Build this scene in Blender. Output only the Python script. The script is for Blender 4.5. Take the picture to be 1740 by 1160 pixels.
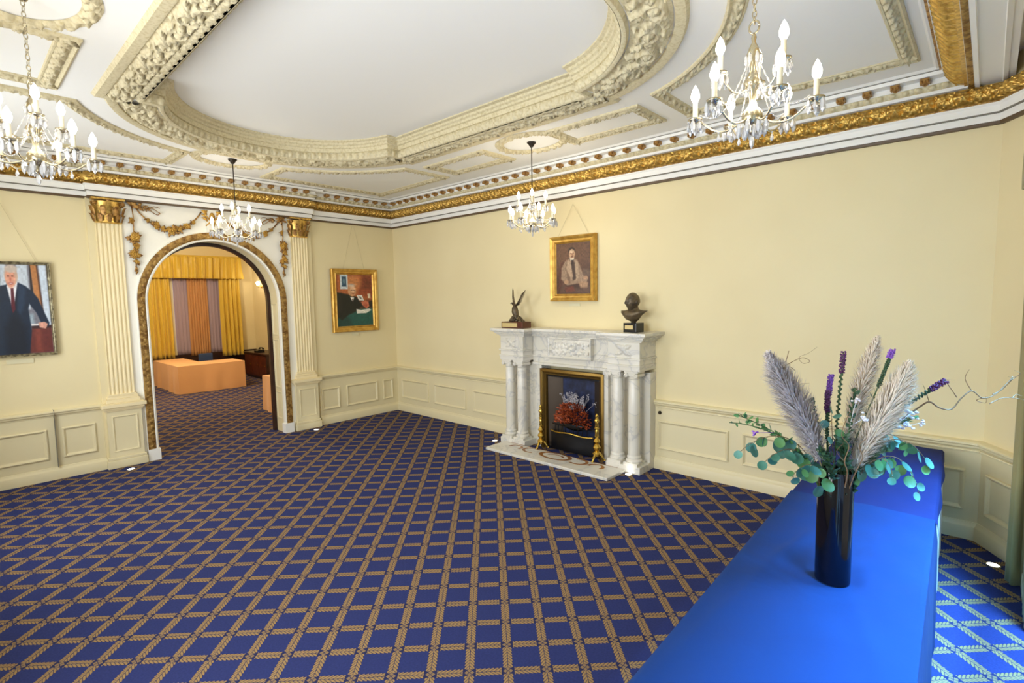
import bpy, bmesh, math, random
import numpy as np
from mathutils import Vector, Matrix
PI = math.pi
random.seed(7); rng = np.random.default_rng(7)
for o in list(bpy.data.objects): bpy.data.objects.remove(o)
SC = bpy.context.scene; COL = SC.collection

# ------------------------------------------------------------------ camera
CAM = Vector((7.8307, -5.4478, 2.0))
PITCH, ROLL, YAW = 0.0859, -0.0169, 0.7431
cd = bpy.data.cameras.new('camera'); cam = bpy.data.objects.new('camera', cd); COL.objects.link(cam)
cd.sensor_width = 36.0; cd.lens = 881.69 / 1740 * 36.0; cd.clip_start = 0.05
fw = Vector((-math.sin(YAW) * math.cos(PITCH), math.cos(YAW) * math.cos(PITCH), -math.sin(PITCH)))
rt = Vector((math.cos(YAW), math.sin(YAW), 0)); upv = rt.cross(fw)
cr = rt * math.cos(ROLL) + upv * math.sin(ROLL); cu = -rt * math.sin(ROLL) + upv * math.cos(ROLL)
cam.matrix_world = Matrix(((cr.x, cu.x, -fw.x, CAM.x), (cr.y, cu.y, -fw.y, CAM.y), (cr.z, cu.z, -fw.z, CAM.z), (0, 0, 0, 1)))
SC.camera = cam
# ------------------------------------------------------------------ world, exposure, window light, added fill
SC.view_settings.view_transform = 'Standard'; SC.view_settings.look = 'None'
SC.view_settings.exposure = 0.22; SC.view_settings.gamma = 1.0; SC.view_settings.use_curve_mapping = False
w = bpy.data.worlds.new('sky'); SC.world = w; w.use_nodes = True
bg = w.node_tree.nodes['Background']; bg.inputs['Color'].default_value = (0.55, 0.72, 1.0, 1); bg.inputs['Strength'].default_value = 1.0
SC.cycles.use_denoising = True
SC.cycles.max_bounces = 8; SC.cycles.diffuse_bounces = 5; SC.cycles.caustics_reflective = False; SC.cycles.caustics_refractive = False
SC.cycles.sample_clamp_indirect = 4.0
def area(name, loc, rot, sx, sy, power, col):
    l = bpy.data.lights.new(name, 'AREA'); l.shape = 'RECTANGLE'; l.size = sx; l.size_y = sy; l.energy = power; l.color = col
    o = bpy.data.objects.new(name, l); o.location = loc; o.rotation_euler = rot; COL.objects.link(o); return o
# daylight entering by the windows of the right wall (beside the camera) plus fill lamps at unseen windows added behind the camera
WIN_R = [(-2.75, -1.00), (-4.75, -3.35)]        # y ranges in the right wall
WIN_FILL = [(1.0, 3.0), (4.6, 6.8)]                # x ranges of unseen windows added behind the camera for fill light
for i, (a, b) in enumerate(WIN_R):
    area('daylight_right', (8.62, (a + b) / 2 - (.35 if i == 0 else 0), 3.8), (0, math.radians(16), 0), .5, 1.1, 480, (0.15, 0.50, 1.0)).data.spread = math.radians(95)
for i, (a, b) in enumerate(WIN_FILL):
    area('front_fill', ((a + b) / 2, -6.2, 1.95), (PI / 2, 0, 0), b - a, 2.3, (88, 168)[i], (0.94, 0.97, 1.0))  # added lamps, fill the room from behind the camera
area('daylight_far', (-7.75, -0.95, 1.7), (0, -PI / 2, 0), 2.0, 1.2, 14, (0.62, 0.70, 1.0))
def point(name, loc, power, col, r=0.12):
    l = bpy.data.lights.new(name, 'POINT'); l.energy = power; l.color = col; l.shadow_soft_size = r
    o = bpy.data.objects.new(name, l); o.location = loc; COL.objects.link(o); return o
WARM = (1.0, 0.87, 0.68)

# ------------------------------------------------------------------ materials
def lin(c):
    return tuple(((v / 255) / 12.92 if v / 255 <= 0.04045 else ((v / 255 + 0.055) / 1.055) ** 2.4) for v in c)
def mat(name, rgb, rough=0.6, metal=0.0, emit=None, estr=0, spec=None, trans=0, noise=None, bump=None, sheen=0, vcol=False, sub=0):
    m = bpy.data.materials.new(name); m.use_nodes = True; nt = m.node_tree; b = nt.nodes['Principled BSDF']
    c = (*lin(rgb), 1); b.inputs['Base Color'].default_value = c
    b.inputs['Roughness'].default_value = rough; b.inputs['Metallic'].default_value = metal
    if spec is not None: b.inputs['Specular IOR Level'].default_value = spec
    if trans: b.inputs['Transmission Weight'].default_value = trans
    if sheen: b.inputs['Sheen Weight'].default_value = sheen
    if emit: b.inputs['Emission Color'].default_value = (*lin(emit), 1); b.inputs['Emission Strength'].default_value = estr
    tc = nt.nodes.new('ShaderNodeTexCoord')
    if vcol:
        a = nt.nodes.new('ShaderNodeVertexColor'); a.layer_name = 'Col'; nt.links.new(a.outputs['Color'], b.inputs['Base Color'])
    if noise:   # (scale, rgb2, detail, lo, hi)
        n = nt.nodes.new('ShaderNodeTexNoise'); n.inputs['Scale'].default_value = noise[0]; n.inputs['Detail'].default_value = noise[2]
        r = nt.nodes.new('ShaderNodeValToRGB'); r.color_ramp.elements[0].position = noise[3]; r.color_ramp.elements[1].position = noise[4]
        r.color_ramp.elements[0].color = c; r.color_ramp.elements[1].color = (*lin(noise[1]), 1)
        nt.links.new(tc.outputs['Object'], n.inputs['Vector']); nt.links.new(n.outputs['Fac'], r.inputs['Fac']); nt.links.new(r.outputs['Color'], b.inputs['Base Color'])
    if bump:    # (scale, strength, distance)
        n = nt.nodes.new('ShaderNodeTexNoise'); n.inputs['Scale'].default_value = bump[0]; n.inputs['Detail'].default_value = 4
        u = nt.nodes.new('ShaderNodeBump'); u.inputs['Strength'].default_value = bump[1]; u.inputs['Distance'].default_value = bump[2]
        nt.links.new(tc.outputs['Object'], n.inputs['Vector']); nt.links.new(n.outputs['Fac'], u.inputs['Height']); nt.links.new(u.outputs['Normal'], b.inputs['Normal'])
    return m
M = {}
M['wall'] = mat('cream_wall_paint', (232, 218, 174), 0.75, noise=(1.2, (228, 213, 168), 2, 0.3, 0.7), bump=(60, 0.05, 0.004))
M['dado'] = mat('cream_woodwork', (228, 216, 176), 0.45)
M['pilaster'] = mat('pale_buff_paint', (240, 224, 180), 0.5)
M['white'] = mat('white_plaster', (243, 242, 236), 0.7)
M['ceil'] = mat('ceiling_white', (240, 240, 236), 0.8)
M['plaster'] = mat('cream_relief_plaster', (216, 205, 170), 0.7, noise=(45, (192, 177, 134), 3, 0.45, 0.75))
M['archwhite'] = mat('arch_wall_white', (246, 243, 230), 0.7)
M['gold'] = mat('gilding', (230, 190, 100), 0.34, 0.65, noise=(35, (182, 138, 64), 3, 0.42, 0.7))
M['goldframe'] = mat('gilt_frame', (214, 172, 84), 0.4, 0.6, noise=(14, (186, 138, 56), 3, 0.4, 0.7))
M['oldgold'] = mat('worn_gilding', (178, 142, 78), 0.5, 0.45, noise=(22, (122, 86, 38), 4, 0.42, 0.62))
M['bronzegold'] = mat('bronze_gilding', (190, 148, 84), 0.42, 0.6, noise=(30, (120, 78, 36), 3, 0.4, 0.65))
M['rail'] = mat('dark_picture_rail', (92, 72, 48), 0.5)
M['line'] = mat('grey_lining_paint', (120, 116, 104), 0.6)
M['brass'] = mat('brass', (214, 178, 84), 0.25, 0.95)
M['dullbrass'] = mat('dull_brass', (132, 104, 50), 0.4, 0.85)
M['steel'] = mat('chandelier_metal', (196, 186, 160), 0.25, 0.9)
M['darkmetal'] = mat('dark_metal', (60, 54, 46), 0.4, 0.8)
M['bulb'] = mat('lit_bulb', (255, 250, 240), 0.3, emit=(255, 246, 228), estr=9)
M['candle'] = mat('candle_tube', (240, 232, 206), 0.5)
M['crystal'] = mat('cut_crystal', (244, 246, 250), 0.04, spec=1.0, trans=0.55)
M['black'] = mat('black_metal', (16, 16, 20), 0.35, 0.3)
M['vase'] = mat('black_glazed_vase', (3, 4, 10), 0.09, spec=0.5)
M['bronze'] = mat('dark_bronze', (112, 96, 70), 0.45, 0.3, noise=(18, (62, 52, 40), 3, 0.35, 0.7))
M['walnut'] = mat('walnut_wood', (92, 44, 26), 0.35, noise=(20, (62, 28, 18), 4, 0.4, 0.7))
M['darkwood'] = mat('dark_mahogany', (58, 30, 22), 0.35, noise=(9, (34, 18, 14), 3, 0.4, 0.7))
M['blackstone'] = mat('black_marble_base', (24, 24, 24), 0.2)
M['plate'] = mat('engraved_plate', (206, 186, 130), 0.4, 0.3)
M['label'] = mat('label_card', (222, 214, 176), 0.6)
M['orangecloth'] = mat('orange_tablecloth', (240, 182, 126), 0.85, sheen=0.2, bump=(6, 0.2, 0.03))
M['yellowdrape'] = mat('mustard_silk_curtain', (212, 178, 62), 0.5, sheen=0.3)
M['sheer'] = mat('brown_inner_curtain', (190, 140, 92), 0.8)
M['lilac'] = mat('lilac_net_curtain', (160, 142, 158), 0.8)
M['greencurtain'] = mat('olive_beige_curtain', (156, 146, 96), 0.75, sheen=0.2, bump=(40, 0.15, 0.01))
M['whitecloth'] = mat('white_undercloth', (206, 204, 192), 0.85)
M['wire'] = mat('picture_wire', (196, 182, 138), 0.6)
M['pampas'] = mat('pampas_fibres', (222, 208, 188), 0.9, sheen=0.4)
M['pampasgrey'] = mat('grey_pampas_fibres', (198, 190, 190), 0.9, sheen=0.4)
M['stem'] = mat('green_stem', (70, 96, 52), 0.6)
M['straw'] = mat('straw_stem', (176, 152, 100), 0.7)
M['twig'] = mat('twisted_willow_bark', (116, 84, 52), 0.7)
M['euc'] = mat('eucalyptus_leaf', (52, 106, 86), 0.5, noise=(9, (96, 146, 132), 2, 0.4, 0.65))
M['leaf'] = mat('fresh_green_leaf', (84, 132, 70), 0.5, noise=(9, (54, 100, 58), 2, 0.4, 0.65))
M['dkleaf'] = mat('dark_green_leaf', (44, 74, 46), 0.55)
M['purple'] = mat('purple_bloom', (134, 84, 178), 0.7)
M['dkpurple'] = mat('dark_purple_bloom', (92, 44, 92), 0.7)
M['whitebloom'] = mat('white_bloom', (226, 222, 226), 0.7)
M['ash'] = mat('silver_dried_flower', (186, 182, 186), 0.6)
M['rust'] = mat('rust_dried_leaf', (176, 82, 38), 0.5, noise=(30, (112, 42, 24), 2, 0.4, 0.6))
M['firebrick'] = mat('fireback_blue_black', (26, 32, 56), 0.4, noise=(12, (44, 56, 96), 3, 0.4, 0.7))
M['register'] = mat('brushed_steel_cheek', (96, 84, 72), 0.35, 0.7)
M['blueobj'] = mat('blue_fabric', (40, 62, 104), 0.7)
M['led'] = mat('floor_spot_lens', (255, 255, 255), 0.3, emit=(255, 252, 245), estr=6)
M['skyglass'] = mat('window_glass', (230, 238, 250), 0.02, trans=1.0)
M['greystone'] = mat('outside_paving', (120, 124, 126), 0.9)

def marble():
    m = bpy.data.materials.new('white_veined_marble'); m.use_nodes = True; nt = m.node_tree; b = nt.nodes['Principled BSDF']
    tc = nt.nodes.new('ShaderNodeTexCoord'); n = nt.nodes.new('ShaderNodeTexNoise'); n.inputs['Scale'].default_value = 2.4; n.inputs['Detail'].default_value = 6; n.inputs['Distortion'].default_value = 1.4
    r = nt.nodes.new('ShaderNodeValToRGB'); e = r.color_ramp.elements
    e[0].position = 0.40; e[0].color = (*lin((220, 215, 200)), 1); e[1].position = 0.60; e[1].color = (*lin((226, 222, 210)), 1)
    k = e.new(0.50); k.color = (*lin((198, 196, 190)), 1); k = e.new(0.47); k.color = (*lin((218, 214, 200)), 1); k = e.new(0.53); k.color = (*lin((222, 218, 206)), 1)
    nt.links.new(tc.outputs['Object'], n.inputs['Vector']); nt.links.new(n.outputs['Fac'], r.inputs['Fac']); nt.links.new(r.outputs['Color'], b.inputs['Base Color'])
    b.inputs['Roughness'].default_value = 0.3; return m
M['marble'] = marble()

class N:
    """tiny helper for scalar node maths"""
    def __init__(s, nt): s.nt = nt
    def __call__(s, op, a, b=None, c=None):
        n = s.nt.nodes.new('ShaderNodeMath'); n.operation = op
        for i, v in enumerate((a, b, c)):
            if v is None: continue
            if isinstance(v, (int, float)): n.inputs[i].default_value = v
            else: s.nt.links.new(v, n.inputs[i])
        return n.outputs[0]
def carpet():
    m = bpy.data.materials.new('navy_carpet_gold_lattice'); m.use_nodes = True; nt = m.node_tree; b = nt.nodes['Principled BSDF']; f = N(nt)
    tc = nt.nodes.new('ShaderNodeTexCoord'); sx = nt.nodes.new('ShaderNodeSeparateXYZ'); nt.links.new(tc.outputs['Object'], sx.inputs[0])
    x, y = sx.outputs[0], sx.outputs[1]
    U = f('DIVIDE', f('SUBTRACT', f('SUBTRACT', x, y), 9.566), 0.2994)      # integer on the lines running one way
    V = f('DIVIDE', f('SUBTRACT', f('ADD', x, y), 1.880), 0.2941)
    su = f('SUBTRACT', f('FRACT', f('ADD', U, 0.5)), 0.5); sv = f('SUBTRACT', f('FRACT', f('ADD', V, 0.5)), 0.5)
    du = f('ABSOLUTE', su); dv = f('ABSOLUTE', sv)
    def leafy(across, along):      # little paired leaves along a band
        ph = f('ADD', f('MULTIPLY', along, 9.0), f('MULTIPLY', f('ABSOLUTE', across), -11.0))
        s = f('SINE', f('MULTIPLY', ph, 2 * PI))
        edge = f('ADD', 0.116, f('MULTIPLY', s, 0.014))
        inside = f('LESS_THAN', f('ABSOLUTE', across), edge)
        rib = f('GREATER_THAN', f('ABSOLUTE', across), 0.008)
        vein = f('GREATER_THAN', s, -0.62)
        return f('MULTIPLY', inside, f('MULTIPLY', rib, f('MAXIMUM', vein, 0.25)))
    bu = f('MULTIPLY', leafy(su, sv), f('GREATER_THAN', dv, 0.170))          # stops short of the crossing
    bv = f('MULTIPLY', leafy(sv, su), f('GREATER_THAN', du, 0.11))
    d = f('ADD', du, dv)
    cross = f('MULTIPLY', f('LESS_THAN', d, 0.13), f('GREATER_THAN', f('ABSOLUTE', f('SUBTRACT', du, dv)), 0.012))
    gold = f('MINIMUM', f('ADD', f('ADD', bu, bv), f('MULTIPLY', cross, 0.75)), 1.0)
    n = nt.nodes.new('ShaderNodeTexNoise'); n.inputs['Scale'].default_value = 90; n.inputs['Detail'].default_value = 3; nt.links.new(tc.outputs['Object'], n.inputs['Vector'])
    def mix(fac, a, c):
        q = nt.nodes.new('ShaderNodeMix'); q.data_type = 'RGBA'
        if isinstance(fac, (int, float)): q.inputs[0].default_value = fac
        else: nt.links.new(fac, q.inputs[0])
        for s_, v in ((q.inputs[6], a), (q.inputs[7], c)):
            if isinstance(v, tuple): s_.default_value = (*lin(v), 1)
            else: nt.links.new(v, s_)
        return q.outputs[2]
    near = f('LESS_THAN', f('MINIMUM', du, dv), 0.125)
    ground = mix(f('MULTIPLY', near, 0.55), mix(n.outputs['Fac'], (34, 40, 82), (48, 57, 110)), (32, 31, 46))
    goldc = mix(n.outputs['Fac'], (126, 101, 62), (162, 133, 88))
    nt.links.new(mix(gold, ground, goldc), b.inputs['Base Color'])
    b.inputs['Roughness'].default_value = 0.95; b.inputs['Specular IOR Level'].default_value = 0.15
    bp = nt.nodes.new('ShaderNodeBump'); bp.inputs['Strength'].default_value = 0.35; bp.inputs['Distance'].default_value = 0.004
    nt.links.new(n.outputs['Fac'], bp.inputs['Height']); nt.links.new(bp.outputs['Normal'], b.inputs['Normal'])
    return m
M['carpet'] = carpet()
def bluecloth():
    m = mat('royal_blue_tablecloth', (12, 48, 98), 0.8, spec=0.25)
    nt = m.node_tree; b = nt.nodes['Principled BSDF']; tc = nt.nodes.new('ShaderNodeTexCoord')
    n = nt.nodes.new('ShaderNodeTexNoise'); n.inputs['Scale'].default_value = 3.0; n.inputs['Detail'].default_value = 5; n.inputs['Distortion'].default_value = .6
    u = nt.nodes.new('ShaderNodeBump'); u.inputs['Strength'].default_value = 0.35; u.inputs['Distance'].default_value = 0.03
    nt.links.new(tc.outputs['Object'], n.inputs['Vector']); nt.links.new(n.outputs['Fac'], u.inputs['Height']); nt.links.new(u.outputs['Normal'], b.inputs['Normal'])
    return m
M['blue'] = bluecloth(); M['bluedark'] = mat('dark_blue_tablecloth', (26, 38, 88), 0.85, spec=0.2, bump=(5, .25, .02))

# ------------------------------------------------------------------ mesh helpers
class MB:
    def __init__(s): s.v = []; s.f = []; s.mi = []
    def add(s, vs, fs, mi=0):
        n = len(s.v); s.v += [tuple(p) for p in vs]; s.f += [tuple(i + n for i in q) for q in fs]; s.mi += [mi] * len(fs); return s
    def box(s, x0, x1, y0, y1, z0, z1, mi=0):
        vs = [(x, y, z) for z in (z0, z1) for y in (y0, y1) for x in (x0, x1)]
        return s.add(vs, [(0, 2, 3, 1), (4, 5, 7, 6), (0, 1, 5, 4), (2, 6, 7, 3), (0, 4, 6, 2), (1, 3, 7, 5)], mi)
    def lathe(s, prof, c=(0, 0, 0), n=24, axis=None, mi=0):
        vs = []; fs = []
        for r, z in prof:
            for k in range(n):
                a = 2 * PI * k / n; vs.append((r * math.cos(a), r * math.sin(a), z))
        for i in range(len(prof) - 1):
            for k in range(n):
                k2 = (k + 1) % n; fs.append((i * n + k, i * n + k2, (i + 1) * n + k2, (i + 1) * n + k))
        fs.append(tuple(range(n - 1, -1, -1))); fs.append(tuple((len(prof) - 1) * n + k for k in range(n)))
        if axis is not None:
            q = Vector((0, 0, 1)).rotation_difference(Vector(axis)); vs = [q @ Vector(p) for p in vs]
        c = Vector(c); return s.add([Vector(p) + c for p in vs], fs, mi)
    def tube(s, pts, rad, n=8, mi=0, flat=1.0):
        pts = [Vector(p) for p in pts]; m = len(pts)
        if not hasattr(rad, '__len__'): rad = [rad] * m
        vs = []; fs = []; ref = None
        for i, p in enumerate(pts):
            t = (pts[min(i + 1, m - 1)] - pts[max(i - 1, 0)])
            t = t.normalized() if t.length > 1e-9 else Vector((0, 0, 1))
            if ref is None: ref = t.orthogonal().normalized()
            ref = (ref - t * ref.dot(t)); ref = ref.normalized() if ref.length > 1e-6 else t.orthogonal().normalized()
            b = t.cross(ref)
            for k in range(n):
                a = 2 * PI * k / n; vs.append(p + (ref * math.cos(a) + b * math.sin(a) * flat) * rad[i])
        for i in range(m - 1):
            for k in range(n):
                k2 = (k + 1) % n; fs.append((i * n + k, i * n + k2, (i + 1) * n + k2, (i + 1) * n + k))
        fs.append(tuple(range(n - 1, -1, -1))); fs.append(tuple((m - 1) * n + k for k in range(n)))
        return s.add(vs, fs, mi)
    def ball(s, c, r, n=10, m=7, mi=0, rot=None):
        if not hasattr(r, '__len__'): r = (r, r, r)
        vs = []; fs = []; c = Vector(c)
        for i in range(m + 1):
            th = PI * i / m
            for k in range(n):
                a = 2 * PI * k / n; p = Vector((r[0] * math.sin(th) * math.cos(a), r[1] * math.sin(th) * math.sin(a), -r[2] * math.cos(th)))
                if rot is not None: p = rot @ p
                vs.append(p + c)
        for i in range(m):
            for k in range(n):
                k2 = (k + 1) % n; fs.append((i * n + k, i * n + k2, (i + 1) * n + k2, (i + 1) * n + k))
        return s.add(vs, fs, mi)
    def prism(s, poly, z0, z1, mp=None, mi=0):
        mp = mp or (lambda a, b, c: (a, b, c)); n = len(poly)
        vs = [mp(a, b, z0) for a, b in poly] + [mp(a, b, z1) for a, b in poly]
        fs = [tuple(range(n - 1, -1, -1)), tuple(range(n, 2 * n))] + [(i, (i + 1) % n, n + (i + 1) % n, n + i) for i in range(n)]
        return s.add(vs, fs, mi)
    def sweep(s, path, prof, closed=False, mp=None, mi=0, cap=True):
        """prof: (offset to the left of the path, height); mitred corners"""
        mp = mp or (lambda a, b, c: (a, b, c)); P = [Vector(p) for p in path]; n = len(P); ms = miters(P, closed)
        vs = []; fs = []; k = len(prof)
        for p, m_ in zip(P, ms):
            for o, h in prof: q = p + m_ * o; vs.append(mp(q.x, q.y, h))
        for i in range(n if closed else n - 1):
            j = (i + 1) % n
            for a in range(k - 1): fs.append((i * k + a, j * k + a, j * k + a + 1, i * k + a + 1))
        if not closed and cap and k > 2: fs.append(tuple(range(k))); fs.append(tuple((n - 1) * k + a for a in range(k - 1, -1, -1)))
        return s.add(vs, fs, mi)
    def build(s, name, m, parent=None, smooth=False, kind=None, loc=None, angle=None):
        me = bpy.data.meshes.new(name); me.from_pydata([tuple(p) for p in s.v], [], s.f)
        for q in (m if isinstance(m, (list, tuple)) else [m]): me.materials.append(M[q] if isinstance(q, str) else q)
        if any(s.mi): me.polygons.foreach_set('material_index', s.mi)
        bm = bmesh.new(); bm.from_mesh(me); bmesh.ops.recalc_face_normals(bm, faces=bm.faces); bm.to_mesh(me); bm.free()
        if smooth: me.polygons.foreach_set('use_smooth', [True] * len(me.polygons))
        me.update()
        if smooth and angle: me.set_sharp_from_angle(angle=math.radians(angle))
        o = bpy.data.objects.new(name, me); COL.objects.link(o)
        if parent: o.parent = parent
        if kind: o['kind'] = kind
        if loc: o.location = loc
        return o
def miters(P, closed):
    n = len(P); out = []
    for i in range(n):
        a = P[(i - 1) % n] if (closed or i > 0) else None; b = P[(i + 1) % n] if (closed or i < n - 1) else None
        d0 = (P[i] - a).normalized() if a is not None else None; d1 = (b - P[i]).normalized() if b is not None else None
        d0 = d0 if d0 is not None else d1; d1 = d1 if d1 is not None else d0
        n0 = Vector((-d0.y, d0.x)); n1 = Vector((-d1.y, d1.x)); m_ = n0 + n1
        m_ = m_ / max(m_.dot(n0), 0.25) if m_.length > 1e-6 else n0
        out.append(m_)
    return out
def tag(o, label, cat, group=None):
    o['label'] = label; o['category'] = cat
    if group: o['group'] = group
    return o
def empty(name, loc, rz=0, label=None, cat=None, group=None):
    o = bpy.data.objects.new(name, None); COL.objects.link(o); o.location = loc; o.rotation_euler.z = rz; o.empty_display_size = .1
    if label: tag(o, label, cat, group)
    return o
def kids(o): return [c for c in bpy.data.objects if c.parent == o]
def copy_tree(o, parent=None):
    ch = kids(o); c = o.copy(); COL.objects.link(c); c.parent = parent
    for q in ch: copy_tree(q, c)
    return c
def bevel(o, w_=0.004, seg=2):
    m_ = o.modifiers.new('bevel', 'BEVEL'); m_.width = w_; m_.segments = seg; m_.limit_method = 'ANGLE'; return o
def circ(cx, cy, r, a0, a1, n):
    return [(cx + r * math.cos(a0 + (a1 - a0) * i / n), cy + r * math.sin(a0 + (a1 - a0) * i / n)) for i in range(n + 1)]

# ---- carved relief: height maps made of stamped leaves, rosettes and rings, laid along a path
class HM:
    def __init__(s, P, W, r=0.006):
        s.P = P; s.W = W; s.nx = max(8, int(P / r)); s.ny = max(6, int(W / r)) + 1
        s.X, s.Y = np.meshgrid((np.arange(s.nx) + .5) * P / s.nx, np.linspace(-W / 2, W / 2, s.ny), indexing='ij'); s.H = np.zeros_like(s.X)
    def _l(s, x, y, a):
        dx = (s.X - x + s.P / 2) % s.P - s.P / 2; dy = s.Y - y; c, d = math.cos(a), math.sin(a); return dx * c + dy * d, -dx * d + dy * c
    def leaf(s, x, y, L, w_, a, h, lobes=4, curl=0):
        u, v = s._l(x, y, a); t = u / L; ok = (t > 0) & (t < 1); v = v - curl * L * np.clip(t, 0, 1) ** 2
        hw = w_ * np.sin(PI * np.clip(t, 0, 1) ** .75) ** .8 * (.74 + .26 * np.abs(np.cos(t * lobes * PI))) + 1e-5
        q = np.clip(1 - (v / hw) ** 2, 0, 1); z = h * np.sqrt(q) * (1 - .35 * np.exp(-(v / (w_ * .13)) ** 2)) * (.7 + .3 * np.abs(np.cos(t * lobes * PI)))
        s.H = np.maximum(s.H, np.where(ok, z, 0)); return s
    def ros(s, x, y, r, h, n=5):
        u, v = s._l(x, y, 0); d = np.hypot(u, v); a = np.arctan2(v, u); R_ = r * (.72 + .28 * np.abs(np.cos(a * n / 2)))
        z = h * np.sqrt(np.clip(1 - (d / R_) ** 2, 0, 1)) * (.55 + .45 * np.abs(np.cos(a * n / 2))); z = np.maximum(z, h * 1.15 * np.sqrt(np.clip(1 - (d / (r * .28)) ** 2, 0, 1)))
        s.H = np.maximum(s.H, z); return s
    def ring(s, x, y, r, w_, h, a0=-9, a1=9):
        u, v = s._l(x, y, 0); d = np.abs(np.hypot(u, v) - r); an = np.arctan2(v, u); z = h * np.sqrt(np.clip(1 - (d / w_) ** 2, 0, 1)) * ((an > a0) & (an < a1))
        s.H = np.maximum(s.H, z); return s
    def egg(s, x, y, rx, ry, h):
        u, v = s._l(x, y, 0); s.H = np.maximum(s.H, h * np.sqrt(np.clip(1 - (u / rx) ** 2 - (v / ry) ** 2, 0, 1))); return s
def resample(path, closed, ds):
    P = np.array([(p[0], p[1]) for p in path], float)
    if closed: P = np.vstack([P, P[:1]])
    seg = np.hypot(*np.diff(P, axis=0).T); L = np.concatenate([[0], np.cumsum(seg)]); n = max(2, int(round(L[-1] / ds)))
    t = np.linspace(0, L[-1], n + 1)
    t = np.unique(np.round(np.concatenate([t, L]), 6)) if len(P) < 12 else t      # keep true corners
    x = np.interp(t, L, P[:, 0]); y = np.interp(t, L, P[:, 1])
    if closed: x, y, t = x[:-1], y[:-1], t[:-1]
    return np.stack([x, y], 1), t, L[-1]
def relief(name, path, hm, w0, w1, base, out, closed=False, m='plaster', parent=None, mp=None, ds=0.010, nw=None, kind=None, bow=0.0, loc=None):
    """lay hm between offsets w0..w1 left of the path; out = direction and scale of the relief, base = height or function of t in 0..1"""
    mp = mp or (lambda a, b, c: (a, b, c)); Q, t, L = resample(path, closed, ds)
    per = L / max(1, round(L / hm.P)); ms = miters([Vector(p) for p in Q], closed); nw = nw or max(5, int(abs(w1 - w0) / ds))
    vs = []; fs = []; tt = np.linspace(0, 1, nw + 1); iy = np.clip((tt * (hm.ny - 1)).astype(int), 0, hm.ny - 1)
    for p, m_, s_ in zip(Q, ms, t):
        ix = int((s_ % per) / per * hm.nx) % hm.nx
        for a, j in zip(tt, iy):
            o = w0 + (w1 - w0) * a; b0 = base(a) if callable(base) else base
            ed = 0 if a in (0.0, 1.0) else hm.H[ix, j]
            q = mp(p[0] + m_.x * (o if not isinstance(o, tuple) else 0), p[1] + m_.y * o, b0 + out * ed)
            vs.append(q)
    k = nw + 1; n = len(Q)
    for i in range(n if closed else n - 1):
        j = (i + 1) % n
        for a in range(nw): fs.append((i * k + a, j * k + a, j * k + a + 1, i * k + a + 1))
    mb = MB(); mb.add(vs, fs); return mb.build(name, m, parent, smooth=True, kind=kind, loc=loc)
def wallrelief(name, path, hm, z0, z1, e, out, m='gold', parent=None, ds=0.012, nw=None, bow=0.0, kind=None, closed=False):
    """relief on a vertical face: path in plan, height z0..z1, face at offset e (left), relief pushes further left"""
    Q, t, L = resample(path, closed, ds); per = L / max(1, round(L / hm.P)); ms = miters([Vector(p) for p in Q], closed); nw = nw or max(5, int((z1 - z0) / ds))
    tt = np.linspace(0, 1, nw + 1); iy = np.clip((tt * (hm.ny - 1)).astype(int), 0, hm.ny - 1); vs = []; fs = []
    for p, m_, s_ in zip(Q, ms, t):
        ix = int((s_ % per) / per * hm.nx) % hm.nx
        for a, j in zip(tt, iy):
            o = (e(a) if callable(e) else e) + bow * math.sin(PI * a) + (0 if a in (0., 1.) else out * hm.H[ix, j])
            vs.append((p[0] + m_.x * o, p[1] + m_.y * o, z0 + (z1 - z0) * a))
    k = nw + 1; n = len(Q)
    for i in range(n - 1 + (1 if closed else 0)):
        j = (i + 1) % n
        for a in range(nw): fs.append((i * k + a, j * k + a, j * k + a + 1, i * k + a + 1))
    mb = MB(); mb.add(vs, fs); return mb.build(name, m, parent, smooth=True, kind=kind)
# patterns
hm_scroll = HM(0.50, 0.26)
for q, sg in ((0, 1), (0.25, -1)):
    hm_scroll.ring(q + .12, sg * .02, .062, .013, .022).ros(q + .12, sg * .02, .044, .030, 6)
    hm_scroll.leaf(q + .0, -sg * .02, .13, .035, sg * .8, .028, 4, .3).leaf(q + .05, -sg * .05, .12, .03, -sg * .55, .024, 3, -.3).leaf(q + .20, sg * .05, .11, .03, -sg * .9, .026, 4, .2)
    hm_scroll.leaf(q + .02, sg * .09, .10, .026, -sg * .3, .02, 3).leaf(q + .17, -sg * .10, .10, .026, sg * .3, .02, 3).ros(q + .235, -sg * .065, .027, .026, 5).ros(q + .01, sg * .055, .022, .024, 5)
    hm_scroll.leaf(q + .12, -sg * .045, .09, .022, -sg * 1.9, .02, 3).egg(q + .19, sg * .105, .016, .013, .02)
hm_band = HM(0.22, 0.10, .005)
for q, sg in ((0, 1), (.11, -1)):
    hm_band.leaf(q, 0, .10, .022, sg * .45, .018, 4, .2).leaf(q + .01, 0, .09, .020, -sg * .6, .016, 3, -.2).ros(q + .10, 0, .021, .02, 5).leaf(q + .05, sg * .02, .05, .013, sg * 1.1, .013, 3)
hm_gilt = HM(0.21, 0.13, .005)
hm_gilt.ros(.05, 0, .055, .024, 6).leaf(.09, 0, .075, .03, .5, .022, 3, .1).leaf(.09, 0, .075, .03, -.5, .022, 3, -.1).leaf(.21, 0, .075, .03, PI - .5, .022, 3, .1).leaf(.21, 0, .075, .03, PI + .5, .022, 3, -.1).ros(.155, 0, .022, .026, 5)
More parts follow.
